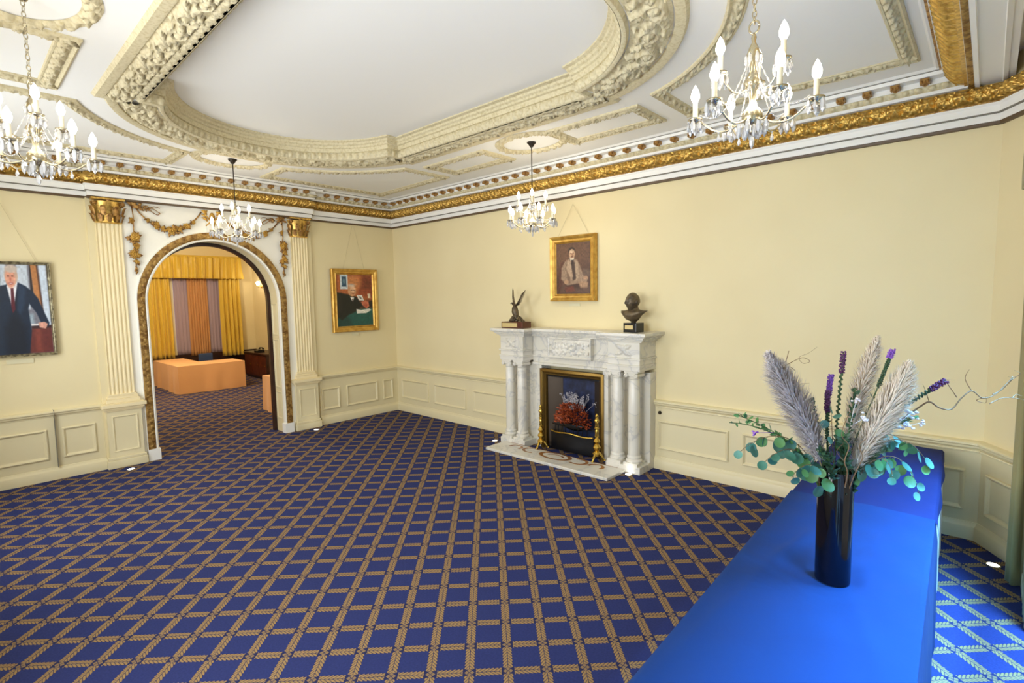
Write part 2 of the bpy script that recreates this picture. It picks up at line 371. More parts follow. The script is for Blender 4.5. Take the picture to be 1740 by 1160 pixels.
hm_gilt.leaf(.155, .015, .05, .014, 1.5, .016, 3).leaf(.155, -.015, .05, .014, -1.5, .016, 3).egg(.0, .045, .014, .012, .016).egg(.0, -.045, .014, .012, .016).egg(.10, .05, .012, .01, .014).egg(.10, -.05, .012, .01, .014)
hm_egg = HM(0.085, 0.05, .004); hm_egg.egg(.0425, 0, .026, .022, .016).egg(0, 0, .006, .02, .012)
hm_rope = HM(0.04, 0.02, .003); hm_rope.egg(.02, 0, .014, .009, .007)
hm_bead = HM(0.03, 0.016, .003); hm_bead.egg(.015, 0, .011, .008, .007)
hm_chain = HM(0.11, 0.06, .004); hm_chain.ring(.055, 0, .019, .005, .012).egg(.055, 0, .009, .009, .014).egg(0, 0, .022, .006, .012).leaf(.0, .0, .03, .01, .6, .01, 2).leaf(.0, .0, .03, .01, PI - .6, .01, 2)
hm_frame = HM(0.16, 0.10, .005)
for q in range(6): hm_frame.leaf(.027 * q, -.045 + .012 * (q % 2), .05, .012, .55 + .5 * (q % 3), .012, 3)
hm_frame.ros(.04, .02, .018, .014, 5).ros(.12, -.01, .018, .014, 5)
hm_acan = HM(0.085, 0.20, .004)     # big upright leaves side by side, as on the beam
hm_acan.leaf(.0425, -.10, .20, .040, PI / 2, .060, 0).leaf(.0, -.10, .10, .012, PI / 2, .02, 0)

# ================================================================== THE ROOM SHELL
CX, CY, ZC, ZI = 3.90, -2.93, 3.694, 3.88        # coffer centre, ceiling height, height of the raised middle
X1, Y0 = 8.12, -5.86
ARC_Y, ARC_R, ARC_Z = -2.905, 0.82, 2.00
f_ = MB().box(-7.6, 9.4, -6.6, 0.9, -0.1, 0.0).build('floor', 'carpet', kind='structure')
wb = MB()
wb.prism([(-0.25, 0.0), (7.85, 0.0), (8.12, -0.43), (8.32, -0.43), (8.32, 0.25), (-0.25, 0.25)], 0, 3.95)
wall_back = wb.build('wall_back', 'wall', kind='structure')
# arch wall with its opening
mx = lambda a, b, c: (c, a, b)
arch = circ(ARC_Y, ARC_Z, ARC_R, 0, PI, 40)      # from right (y larger) over the top to the left
out = [(0.0, 0), (0.0, 3.95), (Y0 - .2, 3.95), (Y0 - .2, 0), (ARC_Y - ARC_R, 0)] + [p for p in reversed(arch)] + [(ARC_Y + ARC_R, 0)]
wl = MB(); n = len(out)
wl.add([mx(a, b, 0.0) for a, b in out] + [mx(a, b, -0.24) for a, b in out], [tuple(range(n)), tuple(range(2 * n - 1, n - 1, -1))] + [(i, n + i, n + (i + 1) % n, (i + 1) % n) for i in range(n)])
wall_left = wl.build('wall_left', 'wall', kind='structure')
# the white field around the arch, standing a little forward between the pilasters
o2 = [(-1.80, 0), (-1.80, 3.24), (-3.99, 3.24), (-3.99, 0), (ARC_Y - ARC_R, 0)] + [p for p in reversed(arch)] + [(ARC_Y + ARC_R, 0)]
wl = MB(); n = len(o2)
wl.add([mx(a, b, 0.0) for a, b in o2] + [mx(a, b, 0.035) for a, b in o2], [tuple(range(2 * n - 1, n - 1, -1))] + [(i, n + i, n + (i + 1) % n, (i + 1) % n) for i in range(n)])
wl.build('wall_left_panel', 'archwhite', kind='structure')
for a_, b_ in ((-4.255, -3.99), (-1.80, -1.535)): MB().box(0, .035, a_, b_, 0, 3.24).build('wall_left_strip', 'wall', kind='structure')
# right wall with windows, front wall with windows added for the fill light
def wall_with_holes(name, a0, a1, z1, holes, mp, t0, t1, m='wall'):
    mb = MB(); xs = sorted([a0, a1] + [h for q in holes for h in q[:2]])
    for i in range(0, len(xs) - 1):
        inside = any(abs(xs[i] - q[0]) < 1e-6 for q in holes)
        if inside:
            q = [q for q in holes if abs(xs[i] - q[0]) < 1e-6][0]
            mb.prism([(xs[i], 0), (xs[i + 1], 0), (xs[i + 1], q[2]), (xs[i], q[2])], t0, t1, mp); mb.prism([(xs[i], q[3]), (xs[i + 1], q[3]), (xs[i + 1], z1), (xs[i], z1)], t0, t1, mp)
        else: mb.prism([(xs[i], 0), (xs[i + 1], 0), (xs[i + 1], z1), (xs[i], z1)], t0, t1, mp)
    return mb.build(name, m, kind='structure')
wall_with_holes('wall_right', Y0 - .2, -0.43, 3.95, [(a, b, 0.06, 2.9) for a, b in WIN_R], mx, X1, X1 + .2)
my = lambda a, b, c: (a, c, b)
wall_with_holes('wall_front', -0.25, 8.32, 3.95, [(a, b, 0.8, 3.1) for a, b in WIN_FILL], my, Y0 - .2, Y0)
k = 1
def window(name, a, b, z0, z1, mp, c):
    mb = MB(); bar = lambda p, q, r, s: mb.prism([(p, r), (q, r), (q, s), (p, s)], c, c + .05, mp)
    bar(a, a + .06, z0, z1); bar(b - .06, b, z0, z1); bar(a + .06, b - .06, z0, z0 + .07); bar(a + .06, b - .06, z1 - .06, z1); bar(a + .06, b - .06, (z0 + z1) / 2 - .025, (z0 + z1) / 2 + .025); bar((a + b) / 2 - .02, (a + b) / 2 + .02, z0 + .07, z1 - .06)
    o = mb.build(name, 'white', kind='structure')
    return o
for (a, b) in WIN_R: window('window_%d' % k, a, b, 0.06, 2.9, mx, X1 + .09); k += 1
for (a, b) in WIN_FILL: window('window_%d' % k, a, b, 0.8, 3.1, my, Y0 - .14); k += 1  # unseen windows, put in to let the fill light through

# ceiling with the raised coffer
HR, HD, HL, AO = 1.15, 1.27, 1.34, 1.10      # hole: arc radius, half depth of straight part, half length, arc centre offset
def coffer(R_, D_, L_, n=36):
    a = math.acos(min(1, (L_ - AO) / R_)); pts = []
    pts += [(CX + L_, CY + D_)]; pts += [(CX - L_, CY + D_)]
    pts += circ(CX - AO, CY, R_, PI - a, PI + a, n) if False else [(CX - AO + R_ * math.cos(t), CY + R_ * math.sin(t)) for t in np.linspace(PI - a, PI + a, n)]
    pts += [(CX - L_, CY - D_), (CX + L_, CY - D_)]
    pts += [(CX + AO + R_ * math.cos(t), CY + R_ * math.sin(t)) for t in np.linspace(-a, a, n)]
    return pts          # counter-clockwise
hole = coffer(HR, HD, HL)
bm = bmesh.new()
def loop(pts, z):
    vs = [bm.verts.new((x, y, z)) for x, y in pts]; return vs, [bm.edges.new((vs[i], vs[(i + 1) % len(vs)])) for i in range(len(vs))]
v1, e1 = loop([(-0.02, Y0 - .02), (8.3, Y0 - .02), (8.3, .02), (-0.02, .02)], ZC); v2, e2 = loop(hole, ZC)
bmesh.ops.triangle_fill(bm, use_beauty=True, edges=e1 + e2)
v3, e3 = loop(hole, ZI)
for i in range(len(v2)): bm.faces.new((v2[i], v2[(i + 1) % len(v2)], v3[(i + 1) % len(v2)], v3[i]))
bmesh.ops.triangle_fill(bm, use_beauty=True, edges=e3)
v4, e4 = loop([(-0.02, Y0 - .02), (8.3, Y0 - .02), (8.3, .02), (-0.02, .02)], 3.98); bm.faces.new(v4)
for i in range(4): bm.faces.new((v1[i], v1[(i + 1) % 4], v4[(i + 1) % 4], v4[i]))
bmesh.ops.recalc_face_normals(bm, faces=bm.faces)
me = bpy.data.meshes.new('ceiling'); bm.to_mesh(me); bm.free(); me.materials.append(M['ceil'])
ceiling = bpy.data.objects.new('ceiling', me); COL.objects.link(ceiling); ceiling['kind'] = 'structure'

# coffer surround (centre ornament of the ceiling)
cof = empty('coffer_surround', (0, 0, 0), 0, 'large carved cream plaster surround of the raised oval middle of the ceiling', 'ceiling moulding')
mp0 = lambda a, b, c: (a, b, c)
rev = list(reversed(hole))       # clockwise: left side = outwards from the hole
mb = MB().sweep(rev, [(0.0, ZC), (0.0, ZC - .022), (.012, ZC - .03), (.03, ZC - .03), (.04, ZC - .012), (.05, ZC)], closed=True); mb.build('inner_bead', 'plaster', cof, smooth=True, angle=40)
mb = MB().sweep(hole, [(0.0, ZC + .055), (.016, ZC + .06), (.02, ZC + .10), (.035, ZC + .108), (.038, ZC + .128), (.055, ZC + .14), (.06, ZC + .16), (.085, ZC + .172), (.085, ZI)], closed=True); mb.build('upper_moulding', 'plaster', cof, smooth=True, angle=40)
wallrelief('egg_band', hole, hm_egg, ZC - .02, ZC + .055, .004, 1.5, 'plaster', cof, ds=.012, nw=6, closed=True)
relief('carved_band_arc', [(CX - AO + HR * math.cos(t), CY + HR * math.sin(t)) for t in np.linspace(PI + 1.33, PI - 1.33, 60)], hm_scroll, .055, .32, ZC - .004, -1.9, False, 'plaster', cof)
relief('carved_band_arc', [(CX + AO + HR * math.cos(t), CY + HR * math.sin(t)) for t in np.linspace(1.33, -1.33, 60)], hm_scroll, .055, .32, ZC - .004, -1.9, False, 'plaster', cof)
for sy in (1, -1):
    pth = [(CX - HL - .1, CY + sy * HD), (CX + HL + .1, CY + sy * HD)]
    if sy < 0: pth.reverse()
    relief('carved_band_straight', pth, hm_scroll, .055, .235, ZC - .006, -1.9, False, 'plaster', cof)
def fil(z, a, b, h): return [(a, z), (a, z - h), (b - .01, z - h), (b, z - h * .4), (b, z)]
outl = list(reversed(coffer(1.50, 1.53, 1.43)))
MB().sweep(outl, [(-.02, ZC), (-.02, ZC - .018), (.0, ZC - .026), (.045, ZC - .026), (.055, ZC - .010), (.065, ZC)], closed=True).build('outer_fillet', 'plaster', cof, smooth=True, angle=40)
for sy in (1, -1):
    pth = [(CX - 1.25, CY + sy * (HD + .045)), (CX + 1.25, CY + sy * (HD + .045))]
    if sy < 0: pth.reverse()
    relief('chain_moulding', pth, hm_chain, -.035, .03, ZC - .03, -1.0, False, 'plaster', cof, ds=.008)

# frames in relief on the flat of the ceiling
def ceiling_frame(name, poly, label, group, wd=0.10):
    """poly clockwise; carved frame of width wd lying inside the outline"""
    e = empty(name, (0, 0, 0), 0, label, 'ceiling moulding', group)
    P = list(reversed(poly)) if area2(poly) < 0 else poly        # counter-clockwise: left = inside
    MB().sweep(P, [(0, ZC), (0, ZC - .016), (.012, ZC - .024), (.024, ZC - .012), (.03, ZC - .006)], closed=True).build('edge_moulding', 'plaster', e, smooth=True, angle=40)
    relief('carved_border', P, hm_band, .03, wd, ZC - .004, -1.9, True, 'plaster', e, ds=.011)
    MB().sweep(P, [(wd, ZC), (wd, ZC - .010), (wd + .012, ZC - .010), (wd + .02, ZC)], closed=True).build('inner_fillet', 'plaster', e)
    return e
def area2(p): return sum(p[i][0] * p[(i + 1) % len(p)][1] - p[(i + 1) % len(p)][0] * p[i][1] for i in range(len(p)))
def mirror(poly, fx, fy): return [((2 * CX - x) if fx else x, (2 * CY - y) if fy else y) for x, y in poly]
RP = 1.77
aa = [PI - math.asin(1.62 / RP) if False else 0]
arcp = [(CX - AO + RP * math.cos(t), CY + RP * math.sin(t)) for t in np.linspace(math.radians(111), math.radians(163), 16)]
corner = [(0.42, -0.46), (2.165, -0.52)] + arcp + [(0.42, arcp[-1][1])]
for fx, fy, lb in ((0, 0, 'carved corner panel frame on the ceiling above the meeting of arch wall and fireplace wall'), (1, 0, 'carved corner panel frame on the ceiling beside the beam and fireplace wall'),
                   (0, 1, 'carved corner panel frame on the ceiling above the large portrait at the left'), (1, 1, 'carved corner panel frame on the ceiling over the camera end of the table')):
    ceiling_frame('ceiling_panel_frame', mirror(corner, fx, fy), lb, 'corner panel frames on the ceiling')
rect = [(2.36, -0.56), (3.46, -0.56), (3.46, -1.14), (2.36, -1.14)]
for fx, fy, lb in ((0, 0, 'small rectangular carved frame on the ceiling left of the fireplace chandelier'), (1, 0, 'small rectangular carved frame on the ceiling right of the fireplace chandelier'),
                   (0, 1, 'small rectangular carved frame on the ceiling at the upper left edge of the view'), (1, 1, 'small rectangular carved frame on the ceiling beyond the near left chandelier')):
    ceiling_frame('ceiling_rectangle_frame', mirror(rect, fx, fy), lb, 'rectangular frames on the ceiling', .11)
CHA = [(1.08, -2.99), (4.03, -0.94), (6.985, -2.86), (3.90, -5.04)]
for (x, y), lb in zip(CHA, ('above the chandelier in front of the arch', 'above the chandelier by the fireplace', 'above the chandelier at upper right', 'above the chandelier at the left edge')):
    e = empty('ceiling_rosette', (0, 0, 0), 0, 'oval wreath of cream plaster leaves ' + lb, 'ceiling rosette', 'plaster wreaths round the chandelier hooks')
    a_, b_ = (.40, .30) if y in (-0.94, -5.04) else (.30, .40)
    p = [(x + a_ * math.cos(t), y + b_ * math.sin(t)) for t in np.linspace(0, 2 * PI, 48, endpoint=False)]
    relief('leaf_wreath', p, hm_band, -.05, .05, ZC - .003, -2.0, True, 'plaster', e, ds=.012)

# ================================================================== CORNICE
P_wall = [(8.12, -1.0), (8.12, -0.43), (7.85, 0), (0, 0), (0, -1.58), (.09, -1.58), (.09, -4.21), (0, -4.21), (0, -5.86)]
P_room = [(7.64, 0), (0, 0), (0, -1.58), (.09, -1.58), (.09, -4.21), (0, -4.21), (0, -5.86)]
tr = empty('trim_1', (0, 0, 0)); tr['kind'] = 'structure'
MB().sweep(P_wall, [(0, 3.225), (.03, 3.228), (.036, 3.248), (0, 3.25)]).build('picture_rail', 'rail', tr)
MB().sweep(P_wall, [(0, 3.25), (.035, 3.25), (.035, 3.302), (.030, 3.304), (.030, 3.309), (.05, 3.312), (.05, 3.362), (.062, 3.372), (.062, 3.382), (0, 3.384)]).build('architrave_bands', 'white', tr)
MB().sweep(P_wall, [(.030, 3.303), (.0505, 3.3035), (.0515, 3.3125), (.03, 3.313)]).build('lining', 'line', tr)
wallrelief('gilt_bead', P_wall, hm_bead, 3.382, 3.398, .056, .8, 'oldgold', tr, ds=.008, nw=4)
wallrelief('gilt_frieze', P_wall, hm_gilt, 3.398, 3.528, .022, 2.3, 'gold', tr, ds=.007, nw=18, bow=.016)
MB().sweep(P_room, [(0, 3.528), (.07, 3.528), (.078, 3.54), (.078, 3.552), (0, 3.552)]).build('white_fillet', 'white', tr)
wallrelief('leaf_and_egg_band', P_room, hm_egg, 3.552, 3.598, (lambda a: .055 + .03 * a), 2.0, 'plaster', tr, ds=.010, nw=6)
MB().sweep(P_room, [(0, 3.598), (.10, 3.598), (.10, 3.604), (.085, 3.606), (.085, 3.640), (.17, 3.644), (.17, 3.672), (0, 3.672)]).build('corona', 'white', tr)
MB().sweep(P_room, [(0, 3.672), (.162, 3.672), (.162, 3.680), (0, 3.680)]).build('lining', 'line', tr)
MB().sweep(P_room, [(0, 3.680), (.18, 3.680), (.205, ZC), (0, ZC)]).build('top_fillet', 'white', tr)
def modillion():
    mb = MB(); mb.box(-.030, .030, 0, .075, .0, .036); mb.tube([(0, .0, .018), (0, .05, .006), (0, .082, .012)], [.026, .022, .012], 8)
    for s_ in (-1, 0, 1): mb.ball((s_ * .02, .078, .010), (.011, .012, .014), 8, 5)
    return mb
mod0 = None
def place_mod(x, y, rz):
    global mod0
    if mod0 is None: mod0 = modillion().build('modillion', 'bronzegold', tr, smooth=True, angle=40); o = mod0
    else: o = mod0.copy(); COL.objects.link(o)
    o.location = (x, y, 3.604); o.rotation_euler.z = rz
for i in range(39): place_mod(.22 + i * .1885, -.085, PI)
for i in range(7): place_mod(.085, -.24 - i * .1745, -PI / 2)
for i in range(15): place_mod(.175, -1.66 - i * .1745, -PI / 2)
for i in range(8): place_mod(.085, -4.32 - i * .1745, -PI / 2)
# beam on the window side
beam = MB(); beam.box(7.64, 7.90, Y0 + .02, -.01, 3.535, 3.95).build('beam', 'white', kind='structure')
b_ = bpy.data.objects['beam']
MB().sweep([(7.68, -.03), (7.68, -5.8)], [(.0, 3.535), (.0, 3.527), (.025, 3.520), (.03, 3.535)]).build('soffit_moulding', 'white', b_)
MB().sweep([(7.86, -5.8), (7.86, -.03)], [(.0, 3.535), (.0, 3.527), (.025, 3.520), (.03, 3.535)]).build('soffit_moulding', 'white', b_)
PB = [(7.64, -5.8), (7.64, 0)]            # left of this path = -x = into the room
wallrelief('gilt_leaf_cornice', PB, hm_acan, 3.545, 3.662, (lambda a: .022 + .095 * a ** .8), .75, 'gold', b_, ds=.006, nw=24)
MB().sweep(PB, [(0, 3.535), (.022, 3.535), (.024, 3.545), (0, 3.546)]).build('lower_fillet', 'gold', b_)
relief('leaf_soffit_border', [(7.64, -5.8), (7.64, 0)], hm_rope, -.036, -.002, 3.534, -1.0, False, 'oldgold', b_, ds=.009, nw=4)
MB().sweep(PB, [(.0, 3.662), (.15, 3.662), (.155, 3.674), (.165, 3.676), (.165, 3.683), (.185, 3.683), (.20, ZC), (0, ZC)]).build('crown', 'white', b_)
MB().sweep(PB, [(.150, 3.671), (.168, 3.671), (.168, 3.682), (.150, 3.682)]).build('gilt_line', 'bronzegold', b_)

# ================================================================== DADO
def dado_cap(name, path, parent):
    MB().sweep(path, [(0, .715), (.018, .722), (.022, .735), (.04, .748), (.045, .765), (.06, .775), (.06, .788), (.045, .80), (0, .803)]).build(name, 'dado', parent, smooth=True, angle=35)
def skirting(name, path, parent):
    MB().sweep(path, [(0, 0), (.045, 0), (.045, .10), (.038, .112), (.028, .120), (.022, .140), (0, .146)]).build(name, 'dado', parent, smooth=True, angle=35)
def backing(path, parent): MB().sweep(path, [(0, .10), (.014, .10), (.014, .74), (0, .74)]).build('panelling', 'dado', parent)
def panel(a0, a1, z0, z1, place, parent, wd=.035):
    P = [(a0, z0), (a1, z0), (a1, z1), (a0, z1)]
    return MB().sweep(P, [(0, .014), (0, .030), (.010, .036), (.018, .032), (.026, .020), (wd, .014)], closed=True, mp=place).build('panel_moulding', 'dado', parent)
pW2 = lambda a, b, c: (a, -c, b); pW1 = lambda a, b, c: (c, a, b)
tr2 = empty('trim_2', (0, 0, 0)); tr2['kind'] = 'structure'
for pa in ([(0, 0), (0, -1.50)], [(2.96, 0), (0, 0)], [(8.12, -.95), (8.12, -.43), (7.85, 0), (5.06, 0)], [(0, -4.23), (0, Y0)]):
    dado_cap('dado_cap', pa, tr2); skirting('skirting', pa, tr2); backing(pa, tr2)
for a0, a1 in ((-1.47, -1.16), (-1.03, -.44), (-.325, -.125)): panel(a0, a1, .235, .58, pW1, tr2)
for a0, a1 in ((.145, .905), (1.06, 1.84), (2.00, 2.86)): panel(a0, a1, .24, .57, pW2, tr2)
for a0, a1 in ((5.10, 5.89), (6.03, 6.83), (6.97, 7.45), (7.53, 7.755)): panel(a0, a1, .235, .565, pW2, tr2)
dv = Vector((8.12 - 7.85, -.43)); dl = dv.length; dv.normalize(); nv = Vector((dv.y, -dv.x)) * 1.0
nv = Vector((-abs(dv.y), -abs(dv.x)))
pW3 = lambda a, b, c: (7.85 + dv.x * a + nv.x * c, dv.y * a + nv.y * c, b)
panel(.09, dl - .07, .235, .565, pW3, tr2)
for a0, a1 in ((-5.60, -4.77), (-4.64, -4.335)): panel(a0, a1, .24, .585, pW1, tr2)
for p_ in (pW2,):
    mp_ = None
relief_path = [(7.85, -.045), (5.06, -.045)]
wallrelief('rope_moulding', [(8.05, -.38), (7.83, -.035), (5.10, -.035)], hm_rope, .712, .730, .0, 1.2, 'dado', tr2, ds=.010, nw=4)
wallrelief('rope_moulding', [(2.92, -.020), (.03, -.020)], hm_rope, .712, .728, .0, 1.0, 'dado', tr2, ds=.010, nw=4)
MB().box(.0, .0615, -4.702, -4.698, .14, .806).build('jib_door_gap', 'line', tr2)

# ================================================================== PILASTERS
def pilaster(yc, label):
    e = empty('fluted_pilaster', (0, yc, 0), 0, label, 'pilaster', 'fluted pilasters beside the arch')
    e['kind'] = 'thing'
    hw = .105
    MB().box(.0355, .115, -.205, .205, .0, .10).box(.0355, .108, -.195, .195, .10, .135).build('plinth', 'dado', e); bevel(kids(e)[-1], .008)
    d = MB().box(.0355, .09, -.175, .175, .135, .70).build('pedestal', 'dado', e)
    MB().sweep([(-.13, .20), (.13, .20), (.13, .64), (-.13, .64)], [(0, .09), (0, .098), (.008, .102), (.016, .098), (.02, .09)], closed=True, mp=pW1).build('panel_moulding', 'dado', d)
    MB().sweep([(.205, 0), (-.205, 0)][::-1], [(0, .70)]) if False else None
    mb = MB()
    for z0, z1, w_, dd in ((.70, .72, .19, .105), (.72, .745, .205, .12), (.745, .79, .225, .14), (.79, .80, .205, .12), (.80, .845, .17, .10), (.845, .875, .155, .085), (.875, .90, .145, .078)):
        mb.box(.0355, dd, -w_, w_, z0, z1)
    bevel(mb.build('base_moulding', 'pilaster', e), .008)
    # fluted shaft: cross-section polygon with 6 flutes
    pts = [(-.125, 0.0355), (-.125, .06)]; nf = 6; fwid = .25 / nf
    for i in range(nf):
        c_ = -.125 + fwid * (i + .5); r = fwid * .36
        for a in np.linspace(PI, 0, 7): pts.append((c_ + r * math.cos(a), .06 - r * .75 * math.sin(a)))
    pts += [(.125, .06), (.125, 0.0355)]
    MB().prism([(b, a) for a, b in pts], .90, 2.95, lambda a, b, c: (a, b, c)).build('fluted_shaft', 'pilaster', e)
    cp = MB(); cp.box(.0355, .07, -.13, .13, 2.95, 2.965)
    cp.lathe([(.115, 2.96), (.12, 3.05), (.135, 3.13), (.16, 3.20)], (0.0, 0, 0), 20)
    cp.box(.0355, .15, -.16, .16, 3.215, 3.236)
    cp.v = [(max(q[0], .0355), q[1], q[2]) for q in cp.v]; cap = cp.build('capital', 'gold', e, smooth=True, angle=30)
    lf = MB()
    def acan(a, z, L, wd, r0):
        dirv = Vector((math.cos(a), math.sin(a), 0)); side = Vector((-math.sin(a), math.cos(a), 0)); vs = []; n_ = 6
        for i in range(n_ + 1):
            t = i / n_; w2 = wd * (.65 + .5 * math.sin(PI * t)) * (1 if i % 2 else .8) * (1 - .5 * t ** 3)
            rr = r0 + .015 + .05 * t ** 3 + .012 * math.sin(PI * t); zz = z + L * (t - .22 * max(0, t - .75) * 4)
            for s2, dz in ((-1, -.004), (-.45, .008), (0, 0), (.45, .008), (1, -.004)):
                vs.append(dirv * (rr + dz) + side * w2 * s2 + Vector((0, 0, zz)))
        fs = [(i * 5 + j, (i + 1) * 5 + j, (i + 1) * 5 + j + 1, i * 5 + j + 1) for i in range(n_) for j in range(4)]
        lf.add(vs, fs)
    for a in np.linspace(-1.25, 1.25, 5): acan(a, 2.965, .115, .030, .122)
    for a in np.linspace(-1.1, 1.1, 4): acan(a, 3.035, .135, .034, .138)
    for sy in (-1, 1):
        pts3 = [(.10 + .035 * math.cos(t) * (1 - t / 14) , sy * (.13 + .032 * math.sin(t) * (1 - t / 14)), 3.17 + .025 * math.sin(t + 1.5) * (1 - t / 14)) for t in np.linspace(0, 9, 22)]
        lf.tube(pts3, [.010 - .0003 * i for i in range(22)], 6); lf.ball((.12, sy * .135, 3.175), .02, 8, 6)
    lf.ball((.14, 0, 3.21), (.02, .025, .02)); lf.v = [(max(q[0], .0355), q[1], q[2]) for q in lf.v]; lf.build('acanthus_leaves', 'bronzegold', cap, smooth=True)
    return e
pilaster(-4.055, 'cream fluted pilaster with gilt leafy capital between the large portrait and the arch')
pilaster(-1.735, 'cream fluted pilaster with gilt leafy capital between the arch and the small portrait')
# pilaster shafts sit on y centre: keep the ressault above them

# ================================================================== ARCH SURROUND
dr = empty('door_1', (0, 0, 0)); dr['kind'] = 'structure'
ap = [(ARC_Y + ARC_R, .14)] + circ(ARC_Y, ARC_Z, ARC_R, 0, PI, 48) + [(ARC_Y - ARC_R, .14)]
ap_r = list(reversed(ap))     # left of this = outwards
MB().sweep(ap_r, [(-.004, .0), (-.004, .062), (.012, .070), (.022, .062), (.022, .035)], mp=pW1).build('inner_white_moulding', 'archwhite', dr, smooth=True, angle=40)
MB().sweep(ap_r, [(.022, .035), (.022, .056), (.03, .060), (.092, .074), (.108, .070), (.108, .035)], mp=pW1).build('gilt_surround', 'oldgold', dr, smooth=True, angle=40)
def arch_relief(name, w0, w1, hm, c0, m_, out=1.0):
    relief(name, ap_r, hm, w0, w1, c0, out, False, m_, dr, mp=pW1, ds=.009)
arch_relief('carved_gilding', .032, .094, hm_frame, .066, 'oldgold', 1.0)
MB().sweep(ap_r, [(.108, .035), (.108, .060), (.118, .058), (.122, .035)], mp=pW1).build('outer_white_moulding', 'archwhite', dr)
for s_ in (-1, 1):
    y = ARC_Y + s_ * (ARC_R + .05); MB().box(-.02, .085, y - .068, y + .068, 0, .145).build('plinth_block', 'white', dr)
# panelled reveal on both jambs, dark wood frame towards the next room
for s_ in (-1, 1):
    yy = ARC_Y + s_ * ARC_R
    for z0, z1 in ((.20, .62), (.68, 1.42), (1.48, 1.96)):
        MB().sweep([(-.20, z0), (-.03, z0), (-.03, z1), (-.20, z1)], [(0, 0), (0, .008), (.010, .012), (.02, .006), (.026, 0)], closed=True, mp=(lambda a, b, c, yy=yy, s_=s_: (a, yy - s_ * c, b))).build('reveal_panel', 'dado', dr)
apw = [(ARC_Y + ARC_R, 0)] + circ(ARC_Y, ARC_Z, ARC_R, 0, PI, 48) + [(ARC_Y - ARC_R, 0)]
MB().sweep(list(reversed(apw)), [(-.045, -.245), (-.045, -.31), (.10, -.31), (.10, -.245), (-.045, -.245)], mp=pW1).build('dark_wood_frame', 'darkwood', dr)

# gilt garlands over the arch
def bloom(mb, c, r, nrm=Vector((1, 0, 0))):
    mb.ball(c, (r * .5, r * .45, r * .45), 8, 6)
    a0 = random.random() * 6
    for k_ in range(6):
        a = a0 + k_ * PI / 3; d = Vector((0, math.cos(a), math.sin(a))); mb.ball(Vector(c) + d * r * .7 + Vector((-.006, 0, 0)), (r * .28, r * .36, r * .36), 7, 5)
def sprig(mb, c, a, L, w_):
    d = Vector((0, math.cos(a), math.sin(a))); s_ = Vector((0, -math.sin(a), math.cos(a))); c = Vector(c); vs = []; n_ = 5
    for i in range(n_ + 1):
        t = i / n_; ww = w_ * math.sin(PI * min(1, t * .9 + .08)) * (1 if i % 2 else .7); x = .012 + .02 * math.sin(PI * t)
        for q in (-1, 0, 1): vs.append(c + d * L * t + s_ * ww * q + Vector((x if q == 0 else x - .012, 0, 0)))
    mb.add(vs, [(i * 3 + j, (i + 1) * 3 + j, (i + 1) * 3 + j + 1, i * 3 + j + 1) for i in range(n_) for j in range(2)])
FRUIT = []
def cluster(mb, y, z, R_, n_=7):
    for k_ in range(n_ * 2): sprig(mb, (.05, y + random.uniform(-.3, .3) * R_, z + random.uniform(-.3, .3) * R_), random.uniform(0, 2 * PI), R_ * random.uniform(.8, 1.25), R_ * .28)
    fm = MB(); FRUIT.append(fm)
    for k_ in range(n_):
        a = random.uniform(0, 2 * PI); rr = R_ * .55 * math.sqrt(random.random()); bloom(fm, (.082 + random.uniform(0, .012), y + rr * math.cos(a), z + rr * math.sin(a)), R_ * .38)
def drop(y0, s_, label):
    e = empty('gilt_drop', (.0, y0, 3.2), 0, label, 'plaster garland', 'hanging gilt drops of fruit and leaves')
    mb = MB(); FRUIT.clear()
    for i in range(9): sprig(mb, (.045, y0 + s_ * .0, 3.18), random.uniform(-.4, PI + .4), .09, .022)
    mb.tube([(.05, y0, 3.20), (.06, y0 + .01, 3.05), (.05, y0, 2.80), (.05, y0, 2.60), (.05, y0 + .005, 2.38)], .007, 6)
    cluster(mb, y0 - .01, 3.0, .045, 4)
    cluster(mb, y0 + .0, 2.80, .075, 9); cluster(mb, y0 + .01, 2.70, .05, 5); cluster(mb, y0 + .0, 2.60, .066, 8); cluster(mb, y0 + .004, 2.50, .04, 5)
    for i in range(5): sprig(mb, (.045, y0, 2.46 - i * .016), -PI / 2 + random.uniform(-.5, .5), .05, .012)
    for b_, nm_, m_ in [(mb, 'leaves_and_cord', 'bronzegold')] + [(q, 'fruit_cluster', 'goldframe') for q in FRUIT]: b_.build(nm_, m_, e, smooth=True).location = (0, -y0, -3.2)
    return e
drop(-3.815, 1, 'gilt drop of fruit and leaves hanging left of the arch'); drop(-1.985, -1, 'gilt drop of fruit and leaves hanging right of the arch')
